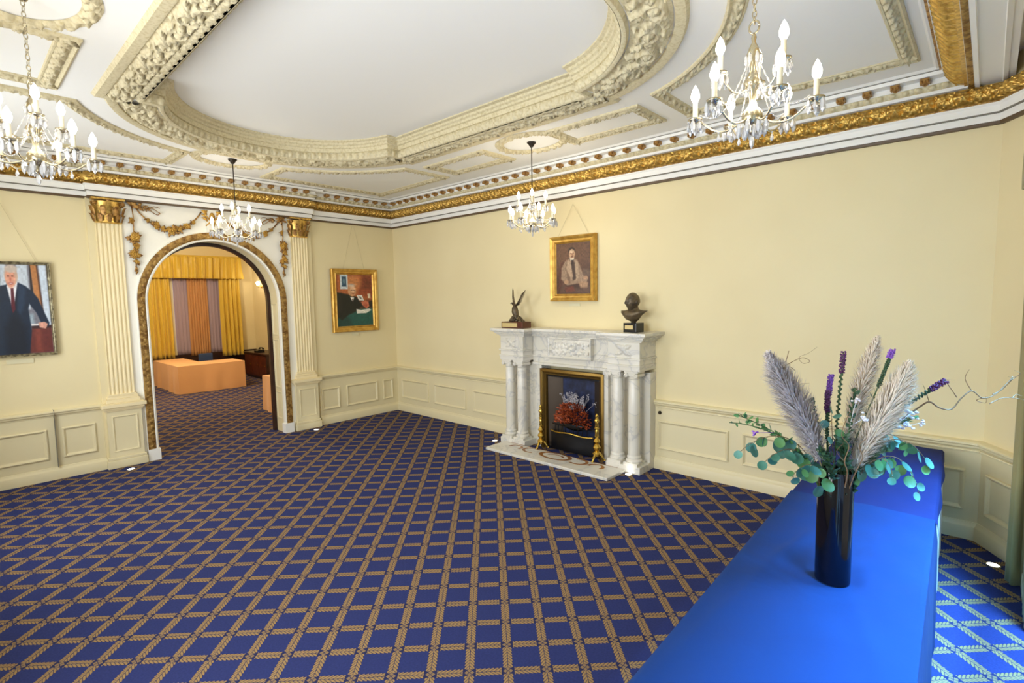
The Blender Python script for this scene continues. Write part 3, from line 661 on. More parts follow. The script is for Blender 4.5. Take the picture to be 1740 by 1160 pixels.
def swag(ya, yb, label):
    e = empty('gilt_swag', (.0, (ya + yb) / 2, 3.0), 0, label, 'plaster garland', 'gilt swags looped above the arch')
    mb = MB(); FRUIT.clear(); n_ = 26; pts = []
    for i in range(n_ + 1):
        t = i / n_; y = ya + (yb - ya) * t; z = 3.16 - .25 * (1 - (2 * t - 1) ** 2) ** .9 + (0.03 * t); pts.append((.05, y, z))
    mb.tube(pts, .009, 6)
    for t, R_ in ((.28, .055), (.42, .045), (.52, .072), (.62, .048), (.74, .058), (.86, .035), (.16, .03)):
        i = int(t * n_); cluster(mb, pts[i][1], pts[i][2], R_, 6)
    # ribbon ends at the outer hook
    for k_ in range(3):
        s_ = 1 if yb > ya else -1
        pr_ = [(.05 + .01 * math.sin(t * 2), ya + s_ * (.05 + .18 * t + .03 * math.sin(7 * t + k_)), 3.17 + .03 * math.sin(9 * t + k_ * 2) - .05 * t * k_ * .5) for t in np.linspace(0, 1, 14)]
        mb.tube(pr_, .010, 5, flat=.4)
    for k_ in range(4): sprig(mb, (.045, ya + .02 * k_, 3.18), random.uniform(0, PI * 2), .07, .02)
    for b_, nm_, m_ in [(mb, 'leaves_and_cord', 'bronzegold')] + [(q, 'fruit_cluster', 'goldframe') for q in FRUIT]: b_.build(nm_, m_, e, smooth=True).location = (0, -(ya + yb) / 2, -3.0)
swag(-3.77, -3.05, 'gilt swag of fruit and leaves looped over the left half of the arch'); swag(-2.03, -2.82, 'gilt swag of fruit and leaves looped over the right half of the arch')
e = empty('keystone_ornament', (.04, ARC_Y - .03, 2.93), 0, 'gilt scrolled keystone rising from the crown of the arch to the cornice', 'keystone')
mb = MB(); mb.prism([(-.055, 0.0), (.055, 0.0), (.085, .30), (-.085, .30)], 0, .05, lambda a, b, c: (c, a, b)).build('keystone_block', 'archwhite', e)
mb = MB()
for s_ in (-1, 1):
    mb.tube([(.055 + .01 * math.sin(t), s_ * (.055 + .03 * math.sin(t * 1.4)), .28 - .04 * t) for t in np.linspace(0, 5, 16)], .009, 6)
    for i in range(5): sprig(mb, (.04, s_ * .05, .26 - i * .03), (PI * .5 if s_ > 0 else PI * .5) - s_ * 1.2 + random.uniform(-.4, .4), .08, .02)
mb.ball((.06, 0, .20), (.02, .035, .06)); mb.ball((.065, 0, .10), (.015, .025, .04)); mb.build('gilt_scrolls', 'goldframe', e, smooth=True)

# ================================================================== FIREPLACE
FX = 4.0
fp = empty('fireplace', (FX, 0, 0), 0, 'white veined marble fireplace with paired columns and carved tablet against the cream wall', 'fireplace')
def fbox(*a): return MB().box(*a)
for s_ in (-1, 1):
    bk = MB(); x0, x1 = sorted((s_ * .47, s_ * 1.06)); bk.box(x0, x1, -.14, 0, 0, 1.12); bevel(bk.build('jamb', 'marble', fp), .006)
    pl = MB(); pl.box(*sorted((s_ * .60, s_ * 1.09)), -.40, -.14, .0, .075); pl.box(*sorted((s_ * .62, s_ * 1.07)), -.385, -.14, .075, .09)
    # stepped plinth per column
    pl = MB(); x0, x1 = sorted((s_ * .625, s_ * 1.065)); pl.box(x0, x1, -.385, -.14, 0, .085); bevel(pl.build('plinth', 'marble', fp), .006)
    for cx_ in (s_ * .735, s_ * .945):
        c = MB(); c.box(cx_ - .088, cx_ + .088, -.385, -.205, .085, .12)
        c.lathe([(.086, .12), (.092, .135), (.086, .15), (.074, .158), (.074, .165), (.080, .175), (.076, .188), (.066, .196), (.0665, .40), (.0655, .7), (.060, 1.05), (.057, 1.055), (.065, 1.066), (.057, 1.072), (.060, 1.095), (.074, 1.11)], (cx_, -.295, 0), 28)
        col = c.build('column', 'marble', fp, smooth=True, angle=35)
        ic = MB(); ic.box(cx_ - .085, cx_ + .085, -.375, -.215, 1.135, 1.155)
        ic.box(cx_ - .07, cx_ + .07, -.365, -.225, 1.10, 1.137)
        for q in (-1, 1):
            for yy in (-.375, -.215):
                pts = [(cx_ + q * (.062 + .026 * (1 - t / 12) * math.cos(t) ), yy, 1.108 + .026 * (1 - t / 12) * math.sin(t)) for t in np.linspace(PI / 2, PI / 2 + 9, 20)]
                ic.tube(pts, .0075, 6)
            ic.tube([(cx_ + q * .062, -.375, 1.108), (cx_ + q * .062, -.215, 1.108)], .024, 12)
        ic.build('ionic_capital', 'marble', col, smooth=True, angle=35)
    en = MB(); x0, x1 = sorted((s_ * .64, s_ * 1.055)); en.box(x0, x1, -.375, 0, 1.155, 1.205); en.box(x0 - .008, x1 + .008, -.385, 0, 1.205, 1.222); en.box(x0 + .006, x1 - .006, -.368, 0, 1.222, 1.295)
    en.box(x0 - .01, x1 + .01, -.388, 0, 1.280, 1.298); en.box(x0 + .006, x1 - .006, -.368, 0, 1.298, 1.475); eb = bevel(en.build('entablature_block', 'marble', fp), .004)
    hmv = HM(.34, .15, .004); hmv.ros(.17, 0, .035, .018, 6).leaf(.17, .02, .12, .03, .3, .014, 4, .3).leaf(.17, .02, .12, .03, PI - .3, .014, 4, -.3).leaf(.17, -.02, .11, .026, -.4, .014, 4).leaf(.17, -.02, .11, .026, PI + .4, .014, 4).leaf(.17, .03, .04, .015, PI / 2, .012, 2)
    relief('carved_urn_and_leaves', [(x0 + .03, 1.385), (x1 - .03, 1.385)], hmv, -.065, .065, .3695, 1.4, False, 'marble', eb, mp=(lambda a, b, c: (a, -c, b)), ds=.008)
fr = MB(); fr.box(-.64, .64, -.17, 0, 1.10, 1.475); fr.box(-.64, .64, -.19, -.17, 1.205, 1.225); fr.box(-.64, .64, -.185, -.17, 1.285, 1.295); fr.box(-.62, .62, -.205, -.17, 1.10, 1.135)
fr.box(-.545, -.47, -.20, -.14, 0, 1.10); fr.box(.47, .545, -.20, -.14, 0, 1.10)
bevel(fr.build('frieze', 'marble', fp), .005)
tb = MB(); tb.box(-.33, .33, -.235, -.17, 1.215, 1.478); tbo = bevel(tb.build('carved_tablet', 'marble', fp), .004)
MB().sweep([(-.33, 1.215), (.33, 1.215), (.33, 1.478), (-.33, 1.478)], [(0, .235), (0, .246), (.012, .25), (.022, .244), (.026, .235)], closed=True, mp=(lambda a, b, c: (a, -c, b))).build('tablet_frame', 'marble', tbo)
hmt = HM(.60, .20, .004)
for i in range(26): hmt.leaf(random.uniform(.02, .58), random.uniform(-.08, .05), random.uniform(.05, .10), random.uniform(.012, .022), random.uniform(0, 2 * PI), .012, 3, random.uniform(-.3, .3))
for i in range(14): hmt.ros(random.uniform(.04, .56), random.uniform(-.07, .07), random.uniform(.014, .028), .015, 5)
for i in range(5): hmt.egg(.09 + .105 * i, .02, .016, .04, .018).egg(.09 + .105 * i + .004, .066, .010, .011, .018).leaf(.09 + .105 * i, -.01, .07, .014, -1.2 - .3 * (i % 2), .014, 2)
relief('figure_scene', [(-.30, 1.347), (.30, 1.347)], hmt, -.10, .10, .2355, 1.5, False, 'marble', tbo, mp=(lambda a, b, c: (a, -c, b)), ds=.006)
# breakfront shelf
def shelf_poly(d):
    return [(-1.10 - d, 0), (-1.10 - d, -.40 - d), (-.60 + d, -.40 - d), (-.60 + d, -.235 - d), (.60 - d, -.235 - d), (.60 - d, -.40 - d), (1.10 + d, -.40 - d), (1.10 + d, 0)]
sh = MB()
for z0, z1, d in ((1.475, 1.495, -.025), (1.495, 1.512, .0), (1.512, 1.530, .018), (1.530, 1.545, .035), (1.545, 1.582, .06)):
    sh.prism(shelf_poly(d), z0, z1)
bevel(sh.build('mantel_shelf', 'marble', fp), .006, 2)
# insert
ins = MB()
ins.sweep([(-.49, 0), (-.49, 1.06), (.49, 1.06), (.49, 0)][::-1], [(0, .15), (0, .215), (.03, .225), (.05, .212), (.06, .19), (.075, .185), (.085, .165), (.085, .15)], mp=(lambda a, b, c: (a, -c, b)))
ins.build('brass_frame', 'dullbrass', fp, smooth=True, angle=35)
# cheeks and back of the firebox (the box lies within the chimney breast: shallow, curved)
for s_ in (-1, 1):
    MB().sweep([(s_ * .41, -.15), (s_ * .37, -.12), (s_ * .30, -.075), (s_ * .245, -.034)], [(0, .03), (0, .98)], cap=False).build('metal_cheek', 'register', fp, smooth=True)
MB().box(-.42, .42, -.03, -.004, .03, .98).build('fireback', 'firebrick', fp)
MB().box(-.42, .42, -.165, -.03, .0, .032).build('firebox_floor', 'black', fp); MB().box(-.42, .42, -.16, -.03, .955, .985).build('firebox_top', 'black', fp)
gr = MB()
xs_ = np.linspace(-.33, .33, 22); arcq = [(x, -.19 - .05 * math.cos(x / .33 * PI / 2)) for x in xs_]
gr.sweep(arcq[::-1], [(0, .03), (0, .245), (-.008, .245), (-.008, .03)]); gr.build('fender_plate', 'black', fp, smooth=True, angle=40)
MB().tube([(x, y - .004, .258 + .010 * math.cos(x * 14)) for x, y in arcq], .011, 8).build('brass_rail', 'brass', fp, smooth=True)
g2 = MB()
for x, y in arcq[2:-2:2]: g2.tube([(x, y + .02, .25), (x, y + .03, .34)], .005, 6)
g2.tube([(x, y + .03, .34) for x, y in arcq], .007, 6); g2.build('grate_bars', 'black', fp)
# hearth
hs = empty('hearth_slab', (FX - .045, 0, 0), 0, 'pale marble hearth slab with brown inlaid scrolls in front of the fireplace', 'hearth')
MB().prism([(-.93, -.385), (-.93, -.765), (.93, -.765), (.93, -.385)], 0.0, .035).build('border_slab', 'marble', hs); bevel(kids(hs)[-1], .006)
il = MB()
def ring_in(cx_, cy_, rx, ry, w_, a0=0, a1=2 * PI):
    n_ = 30; vs = []
    for i in range(n_ + 1):
        a = a0 + (a1 - a0) * i / n_; vs += [(cx_ + rx * math.cos(a), cy_ + ry * math.sin(a), .0362), (cx_ + (rx - w_) * math.cos(a), cy_ + (ry - w_ * .6) * math.sin(a), .0362)]
    il.add(vs, [(2 * i, 2 * i + 1, 2 * i + 3, 2 * i + 2) for i in range(n_)])
ring_in(.02, -.50, .24, .125, .055); ring_in(.02, -.50, .13, .06, .035, 0, PI)
for s_ in (-1, 1): ring_in(s_ * .36, -.50, .14, .10, .045, -2.2 if s_ > 0 else 1.0, 2.2 if s_ > 0 else 5.3); ring_in(s_ * .62, -.52, .11, .09, .04, -.5, 3.4)
for a, b, c, d in ((-.82, .84, -.405, -.393),): il.add([(a, c, .0362), (b, c, .0362), (b, d, .0362), (a, d, .0362)], [(0, 1, 2, 3)])
m_in = mat('brown_stone_inlay', (168, 116, 62), 0.35, noise=(12, (140, 92, 48), 2, .4, .6)); M['inlay'] = m_in
il.build('inlaid_scroll', 'inlay', hs)
# dried flower arrangement in the grate
df = empty('dried_flower_arrangement', (FX + .02, -.155, .36), 0, 'rust coloured dried leaves with silvery flower heads filling the fireplace grate', 'dried flowers')
mb = MB(); mb.lathe([(.09, -.06), (.16, -.03), (.20, .02), (.19, .025)], (0, 0, 0), 20); mb.v = [(q[0], q[1] * .4, q[2]) for q in mb.v]; mb.build('bowl', 'black', df, smooth=True)
def leafquad(mb, p, d, L, w_, up=None):
    p = Vector(p); d = Vector(d).normalized(); up = Vector(up) if up else Vector((random.uniform(-1, 1), random.uniform(-1, 1), random.uniform(-1, 1)))
    s_ = d.cross(up); s_ = s_.normalized() if s_.length > 1e-3 else d.orthogonal().normalized(); nn = s_.cross(d)
    mb.add([p, p + d * L * .35 + s_ * w_ + nn * .1 * w_, p + d * L * .75 + s_ * w_ * .7, p + d * L, p + d * L * .75 - s_ * w_ * .7, p + d * L * .35 - s_ * w_ + nn * .1 * w_, p + d * L * .5 - nn * w_ * .3], [(0, 1, 6), (1, 2, 6), (2, 3, 6), (3, 4, 6), (4, 5, 6), (5, 0, 6)])
mb = MB()
for i in range(900):
    a = random.uniform(0, PI); r = math.sqrt(random.uniform(.02, 1.0))
    p = Vector((.24 * r * math.cos(a), random.uniform(-.075, .02), .0 + .29 * r * abs(math.sin(a)) ** .8)); d = Vector((p.x * 1.5 + random.uniform(-.12, .12), -.10 + random.uniform(-.1, .02), .10 + random.uniform(-.12, .14)))
    leafquad(mb, p, d, random.uniform(.03, .06), random.uniform(.008, .014))
mb.build('rust_leaves', 'rust', df)
mb = MB()
for i in range(60):
    c = Vector((random.gauss(.0, .09), -.03 + random.uniform(-.03, .03), .29 + random.uniform(0, .14) - abs(random.gauss(0, .03))))
    mb.tube([(c.x * .6, -.03, .2), c], .0015, 4)
    for k_ in range(7): mb.ball(c + Vector((random.gauss(0, .012), random.gauss(0, .008), random.gauss(0, .012))), .0055, 6, 4)
mb.build('silvery_flower_heads', 'ash', df)
kn = MB().lathe([(.012, 0), (.02, .006), (.018, .02), (.008, .03)], n=14, axis=(0, -1, 0)).build('gas_tap', 'darkmetal', smooth=True, loc=(5.12, -.016, .655)); tag(kn, 'small dark gas tap on the panelling just right of the fireplace', 'tap')
# andirons
def andiron():
    e = empty('brass_andiron', (FX, -.33, 0.035)); prof = [(.028, .075), (.042, .09), (.030, .11), (.018, .12), (.026, .14), (.036, .165), (.026, .19), (.014, .205), (.022, .22), (.032, .24), (.022, .262), (.013, .28), (.020, .30), (.015, .33), (.020, .36), (.013, .38), (.024, .395), (.014, .41), (.018, .43), (.012, .455), (.022, .475), (.024, .49), (.014, .51), (.010, .52), (.016, .535), (.014, .55), (.004, .57)]
    MB().lathe([(r_ * 1.3, z_) for r_, z_ in prof], n=20).build('turned_post', 'brass', e, smooth=True, angle=50)
    for a in (PI * 1.5, PI * 1.5 + 2.1, PI * 1.5 - 2.1):
        d = Vector((math.cos(a), math.sin(a), 0))
        lg = MB().tube([d * .018 + Vector((0, 0, .10)), d * .05 + Vector((0, 0, .07)), d * .075 + Vector((0, 0, .03)), d * .088 + Vector((0, 0, .008))], [.018, .016, .012, .014], 8); lg.ball(d * .092 + Vector((0, 0, .012)), (.018, .018, .012), 8, 6)
        lg.build('leg', 'brass', e, smooth=True)
    MB().lathe([(.02, .05), (.035, .065), (.028, .08)], n=16).build('collar', 'brass', e, smooth=True)
    return e
an = andiron(); an.location.x = FX - .385; tag(an, 'brass andiron standing at the left side of the fireplace opening', 'andiron', 'pair of brass andirons')
an2 = copy_tree(an); an2.location.x = FX + .47; tag(an2, 'brass andiron standing at the right side of the fireplace opening', 'andiron', 'pair of brass andirons')

# ================================================================== BRONZES ON THE MANTEL
ZM = 1.582
eg = empty('eagle_statue', (3.145, -.26, ZM), 0, 'dark bronze eagle with raised wings on a wooden base, left on the mantelpiece', 'statue')
bevel(MB().box(-.19, .19, -.09, .09, 0, .085).build('wooden_base', 'walnut', eg), .006)
MB().box(-.17, .10, -.095, -.09, .015, .072).build('engraved_plate', 'plate', eg)
mb = MB()
mb.tube([(-.09, 0, .085), (-.06, .0, .12), (-.04, 0, .15)], [.035, .03, .012], 8)
body = [(.03, 0, .145), (.0, 0, .175), (-.015, 0, .22), (-.02, 0, .27), (-.02, 0, .30), (-.045, 0, .325), (-.07, 0, .33)]
mb.tube(body, [.015, .042, .048, .038, .024, .022, .010], 10)
mb.tube([(-.065, 0, .333), (-.09, 0, .33), (-.098, 0, .318)], [.012, .006, .001], 6)
mb.tube([(-.02, .0, .18), (-.05, .01, .14), (-.06, 0, .10)], [.022, .016, .01], 8); mb.tube([(-.01, -.02, .18), (.03, -.03, .14), (-.01, -.03, .105)], [.022, .015, .01], 8)
for q in (-.02, 0, .02): mb.tube([(-.06, q * .4, .10), (-.09, q, .092), (-.105, q, .082)], [.007, .005, .002], 5)
mb.ball((-.05, 0, .105), (.05, .035, .03), 8, 6); mb.ball((-.0, .01, .10), (.035, .03, .022), 8, 6); mb.ball((-.075, .01, .12), (.022, .02, .04), 8, 6)
mb.build('eagle_body', 'bronze', eg, smooth=True)
def wing(name, base, pts, wd, nf):
    m2 = MB(); m2.tube(pts, [wd * .35 * (1 - .6 * i / (len(pts) - 1)) for i in range(len(pts))], 8)
    for i in range(nf):
        t = i / (nf - 1); k_ = t * (len(pts) - 1); j = min(int(k_), len(pts) - 2); p = Vector(pts[j]).lerp(Vector(pts[j + 1]), k_ - j)
        d = (Vector(pts[-1]) - Vector(pts[0])).normalized() + Vector((.75, .10, -.35)) * (1.1 - .7 * t)
        m2.tube([p, p + d.normalized() * wd * (1.0 + .3 * t), p + d.normalized() * wd * (1.9 + .3 * t)], [wd * .17, wd * .19, wd * .05], 6, flat=.45)
    return m2.build(name, 'bronze', eg, smooth=True)
wing('wing', 0, [(.0, -.01, .29), (.055, -.02, .335), (.10, -.02, .40), (.13, -.02, .455)], .042, 12)
m2 = MB(); m2.tube([(-.03, .01, .29), (-.055, .02, .35), (-.075, .03, .42), (-.08, .035, .50), (-.082, .035, .53)], [.018, .016, .013, .010, .003], 8, flat=1.8); m2.build('wing', 'bronze', eg, smooth=True)
mb = MB()
for q in (-.25, -.1, .05): mb.tube([(.02, 0, .165), (.07, q * .15, .14), (.12, q * .2, .10), (.145, q * .3, .088)], [.016, .014, .013, .006], 6, flat=.6)
mb.build('tail', 'bronze', eg, smooth=True)
# bust
bu = empty('bronze_bust', (4.90, -.235, ZM), 0, 'dark bronze bust of a man on a black block at the right of the mantelpiece', 'bust')
bevel(MB().box(-.085, .085, -.075, .075, 0, .105).build('black_block', 'blackstone', bu), .003)
MB().box(-.062, .045, -.0785, -.075, .035, .08).build('engraved_plate', 'plate', bu)
def headmesh():
    bm = bmesh.new(); bmesh.ops.create_uvsphere(bm, u_segments=40, v_segments=28, radius=1)
    for v in bm.verts:
        x, y, z = v.co           # face looks to -y
        X = x * .072; Y = y * .092; Zz = z * .112
        f = max(0, -y)
        jaw = max(0, -z); X *= 1 - .26 * jaw; Y = Y * (1 - .10 * jaw) - .014 * jaw * f
        if y > 0: Y *= 1.02 - .22 * jaw
        def g(cx_, cz, sx, sz): return math.exp(-((x - cx_) / sx) ** 2 - ((z - cz) / sz) ** 2) * (f > 0)
        Y -= .028 * g(0, -.14, .10, .16) * f + .016 * g(0, .08, .09, .20) * f      # nose
        Y -= .012 * g(0, .26, .55, .10)                                                # brow
        for s_ in (-1, 1): Y += .018 * g(s_ * .32, .10, .16, .10); Y -= .007 * g(s_ * .32, .09, .09, .05); Y -= .008 * g(s_ * .45, -.18, .2, .15); 
        Y -= .010 * g(0, -.45, .22, .05) + .008 * g(0, -.57, .18, .05); Y += .006 * g(0, -.505, .22, .025); Y -= .014 * g(0, -.80, .22, .12)
        hair = (z > .35 and y < .2) or (y > .1 and z > -.3)
        k_ = 1.035 + .015 * math.sin(22 * x + 9 * z) * math.cos(17 * y) if hair else 1
        v.co = (X * k_, Y * k_, Zz * k_)
    me = bpy.data.meshes.new('head'); bm.to_mesh(me); bm.free(); return me
hme = headmesh(); mb = MB(); R_h = Matrix.Rotation(-.35, 3, 'Z'); hc = Vector((.0, -.018, .338))
mb.add([R_h @ (v.co * .90) + hc for v in hme.vertices], [tuple(p.vertices) for p in hme.polygons])
for s_ in (-1, 1): mb.ball(R_h @ Vector((s_ * .066, .008, -.002)) + hc, (.010, .017, .027), 8, 6, rot=R_h)
# neck and chest as stacked ellipses
rings = [(.0, .0, .105, .030, .028), (0, -.0, .118, .028, .026), (0, 0, .125, .045, .04), (-.01, -.005, .145, .080, .055), (-.008, -.012, .175, .118, .072), (.0, -.010, .205, .152, .076), (.01, 0, .226, .172, .064), (0, .004, .243, .105, .056), (0, .006, .256, .062, .052), (0, .004, .275, .050, .050), (0, -.002, .31, .047, .048)]
n_ = 28; vs = []; fs = []
for cx_, cy_, z, rx, ry in rings:
    for k_ in range(n_):
        a = 2 * PI * k_ / n_; vs.append((cx_ + rx * math.cos(a), cy_ + ry * math.sin(a) - (.012 * max(0, -math.sin(a)) if .14 < z < .23 else 0), z + (.016 * abs(math.cos(a)) if .15 < z < .24 else 0)))
for i in range(len(rings) - 1):
    for k_ in range(n_): fs.append((i * n_ + k_, i * n_ + (k_ + 1) % n_, (i + 1) * n_ + (k_ + 1) % n_, (i + 1) * n_ + k_))
fs.append(tuple(range(n_)[::-1])); mb.add(vs, fs)
for s_ in (-1, 1): mb.tube([(s_ * .045, .02, .262), (s_ * .04, -.045, .245), (s_ * .008, -.075, .20)], [.010, .011, .009], 6)
bz = mb.build('head_and_chest', 'bronze', bu, smooth=True); bu.rotation_euler.z = -.1

# ================================================================== PICTURES
def paint(nx, ny, layers, back, soft=.012, grain=.03, seed=1):
    X, Y = np.meshgrid((np.arange(nx) + .5) / nx, (np.arange(ny) + .5) / ny)     # y up
    img = np.zeros((ny, nx, 3)); img[:] = back; r_ = np.random.default_rng(seed)
    for L in layers:
        col = np.array(L[0], float)
        if L[1] == 'e':
            cx_, cy_, rx, ry = L[2]; d = (1 - np.sqrt(((X - cx_) / rx) ** 2 + ((Y - cy_) / ry) ** 2)) * min(rx, ry)
        else:
            P = L[2]; ins_ = np.zeros_like(X, bool); dm = np.full_like(X, 9.)
            for i in range(len(P)):
                x0, y0 = P[i]; x1, y1 = P[(i + 1) % len(P)]
                c = ((y0 > Y) != (y1 > Y)) & (X < (x1 - x0) * (Y - y0) / ((y1 - y0) or 1e-9) + x0); ins_ ^= c
                t = np.clip(((X - x0) * (x1 - x0) + (Y - y0) * (y1 - y0)) / ((x1 - x0) ** 2 + (y1 - y0) ** 2 + 1e-12), 0, 1)
                dm = np.minimum(dm, np.hypot(X - x0 - t * (x1 - x0), Y - y0 - t * (y1 - y0)))
            d = np.where(ins_, dm, -dm)
        s_ = L[3] if len(L) > 3 else soft; al = np.clip(d / s_ + .5, 0, 1)[..., None] * (L[4] if len(L) > 4 else 1); img = img * (1 - al) + col * al
    nz = r_.normal(0, 1, (ny // 4 + 2, nx // 4 + 2)); nz = np.kron(nz, np.ones((4, 4)))[:ny, :nx]; img *= 1 + grain * nz[..., None]
    return np.clip(img, 0, 255)
M['paint'] = mat('oil_paint', (128, 128, 128), 0.35, vcol=True)
def canvas(name, img, w_, h_, parent, y):
    ny, nx = img.shape[:2]; vs = [(-w_ / 2 + w_ * i / nx, y, -h_ / 2 + h_ * j / ny) for j in range(ny + 1) for i in range(nx + 1)]
    fs = [(j * (nx + 1) + i, j * (nx + 1) + i + 1, (j + 1) * (nx + 1) + i + 1, (j + 1) * (nx + 1) + i) for j in range(ny) for i in range(nx)]
    me = bpy.data.meshes.new(name); me.from_pydata(vs, [], fs); at = me.color_attributes.new('Col', 'FLOAT_COLOR', 'CORNER')
    L_ = img.reshape(-1, 3) / 255; L_ = np.where(L_ <= .04045, L_ / 12.92, ((L_ + .055) / 1.055) ** 2.4); a = np.concatenate([L_, np.ones((len(L_), 1))], 1); at.data.foreach_set('color', np.repeat(a, 4, 0).ravel())
    me.materials.append(M['paint']); o = bpy.data.objects.new(name, me); COL.objects.link(o); o.parent = parent; return o
def picture(name, loc, rz, W, H_, fwid, img, fm, label, prof=None, depth=.06, wires=None):
    """local frame: x to the right as one looks at it, -y towards the viewer"""
    e = empty(name, loc, rz, label, 'painting'); a, b = W / 2, H_ / 2
    prof = prof or [(0, 0), (0, depth * .75), (fwid * .12, depth), (fwid * .3, depth * .9), (fwid * .5, depth * .62), (fwid * .72, depth * .55), (fwid * .8, depth * .68), (fwid * .9, depth * .5), (fwid, depth * .38)]
    MB().sweep([(-a, -b), (a, -b), (a, b), (-a, b)], prof + [(fwid, 0)], closed=True, mp=(lambda p, q, c: (p, -c, q))).build('frame', fm, e, smooth=True, angle=25)
    canvas('painted_canvas', img, W - 2 * fwid + .004, H_ - 2 * fwid + .004, e, -depth * .35)
    MB().box(-a + .01, a - .01, -.012, -.002, -b + .01, b - .01).build('backboard', 'darkwood', e)
    if wires:
        wz = wires[1]; MB().tube([(-wires[0], -.012, b - .02), (wires[2], -.012, wz)], .0016, 5).tube([(wires[0], -.012, b - .02), (wires[2], -.012, wz)], .0016, 5).build('hanging_wire', 'wire', e)
    return e
SK = (206, 158, 124)
# 1: brown-toned seated portrait over the mantel
im = paint(110, 130, [((104, 74, 54), 'p', [(0, .55), (1, .62), (1, 1), (0, 1)], .2), ((70, 46, 34), 'p', [(0, 0), (1, 0), (1, .25), (0, .35)], .15),
    ((128, 96, 74), 'p', [(.08, .60), (.32, .68), (.36, .60), (.12, .52)], .03), ((86, 52, 38), 'p', [(.05, .05), (.12, .62), (.28, .66), (.30, .1)], .05),
    ((104, 82, 66), 'p', [(.74, .30), (1, .34), (1, .46), (.8, .48)], .04), ((150, 124, 100), 'p', [(.14, .30), (.16, .52), (.26, .64), (.42, .69), (.62, .67), (.70, .56), (.80, .36), (.94, .30), (.90, .22), (.60, .20), (.32, .17)], .03),
    ((118, 92, 72), 'p', [(.30, .58), (.34, .22), (.42, .2), (.42, .66)], .03), ((72, 54, 44), 'p', [(.44, .62), (.56, .62), (.60, .30), (.50, .26), (.46, .42)], .03), ((176, 148, 120), 'p', [(.36, .68), (.44, .62), (.50, .34), (.44, .30), (.30, .5)], .03),
    ((172, 146, 118), 'p', [(.56, .66), (.64, .62), (.68, .34), (.60, .26), (.56, .5)], .03), ((92, 66, 52), 'p', [(.20, .26), (.30, .14), (.70, .10), (.98, .14), (.98, .02), (.1, .02)], .05), ((168, 132, 100), 'p', [(.66, .22), (.72, .12), (.92, .12), (.94, .22), (.8, .25)], .04),
    ((180, 140, 106), 'e', (.86, .31, .07, .035), .02), ((176, 138, 104), 'e', (.30, .24, .07, .04), .02), ((226, 214, 190), 'p', [(.40, .72), (.54, .71), (.52, .65), (.44, .65)], .02), ((60, 44, 38), 'p', [(.45, .665), (.52, .665), (.53, .60), (.47, .58)], .015),
    ((58, 42, 32), 'e', (.465, .84, .105, .075), .02), ((198, 158, 122), 'e', (.475, .785, .088, .090), .02), ((222, 190, 156), 'e', (.46, .825, .055, .03), .02), ((92, 62, 46), 'e', (.445, .795, .022, .008), .01), ((92, 62, 46), 'e', (.51, .795, .022, .008), .01), ((150, 104, 78), 'e', (.48, .765, .012, .03), .01), ((104, 66, 50), 'e', (.48, .728, .04, .012), .01),
    ((120, 52, 34), 'p', [(.24, .12), (.50, .16), (.56, .06), (.3, .04)], .04, .6)], (90, 62, 46), .012, .05, 3)
picture('seated_portrait', (3.925, -.012, 2.345), 0, .705, .825, .092, im, 'goldframe', 'gilt-framed brown portrait of a seated man in a suit above the mantelpiece', wires=(.25, .80, .0))
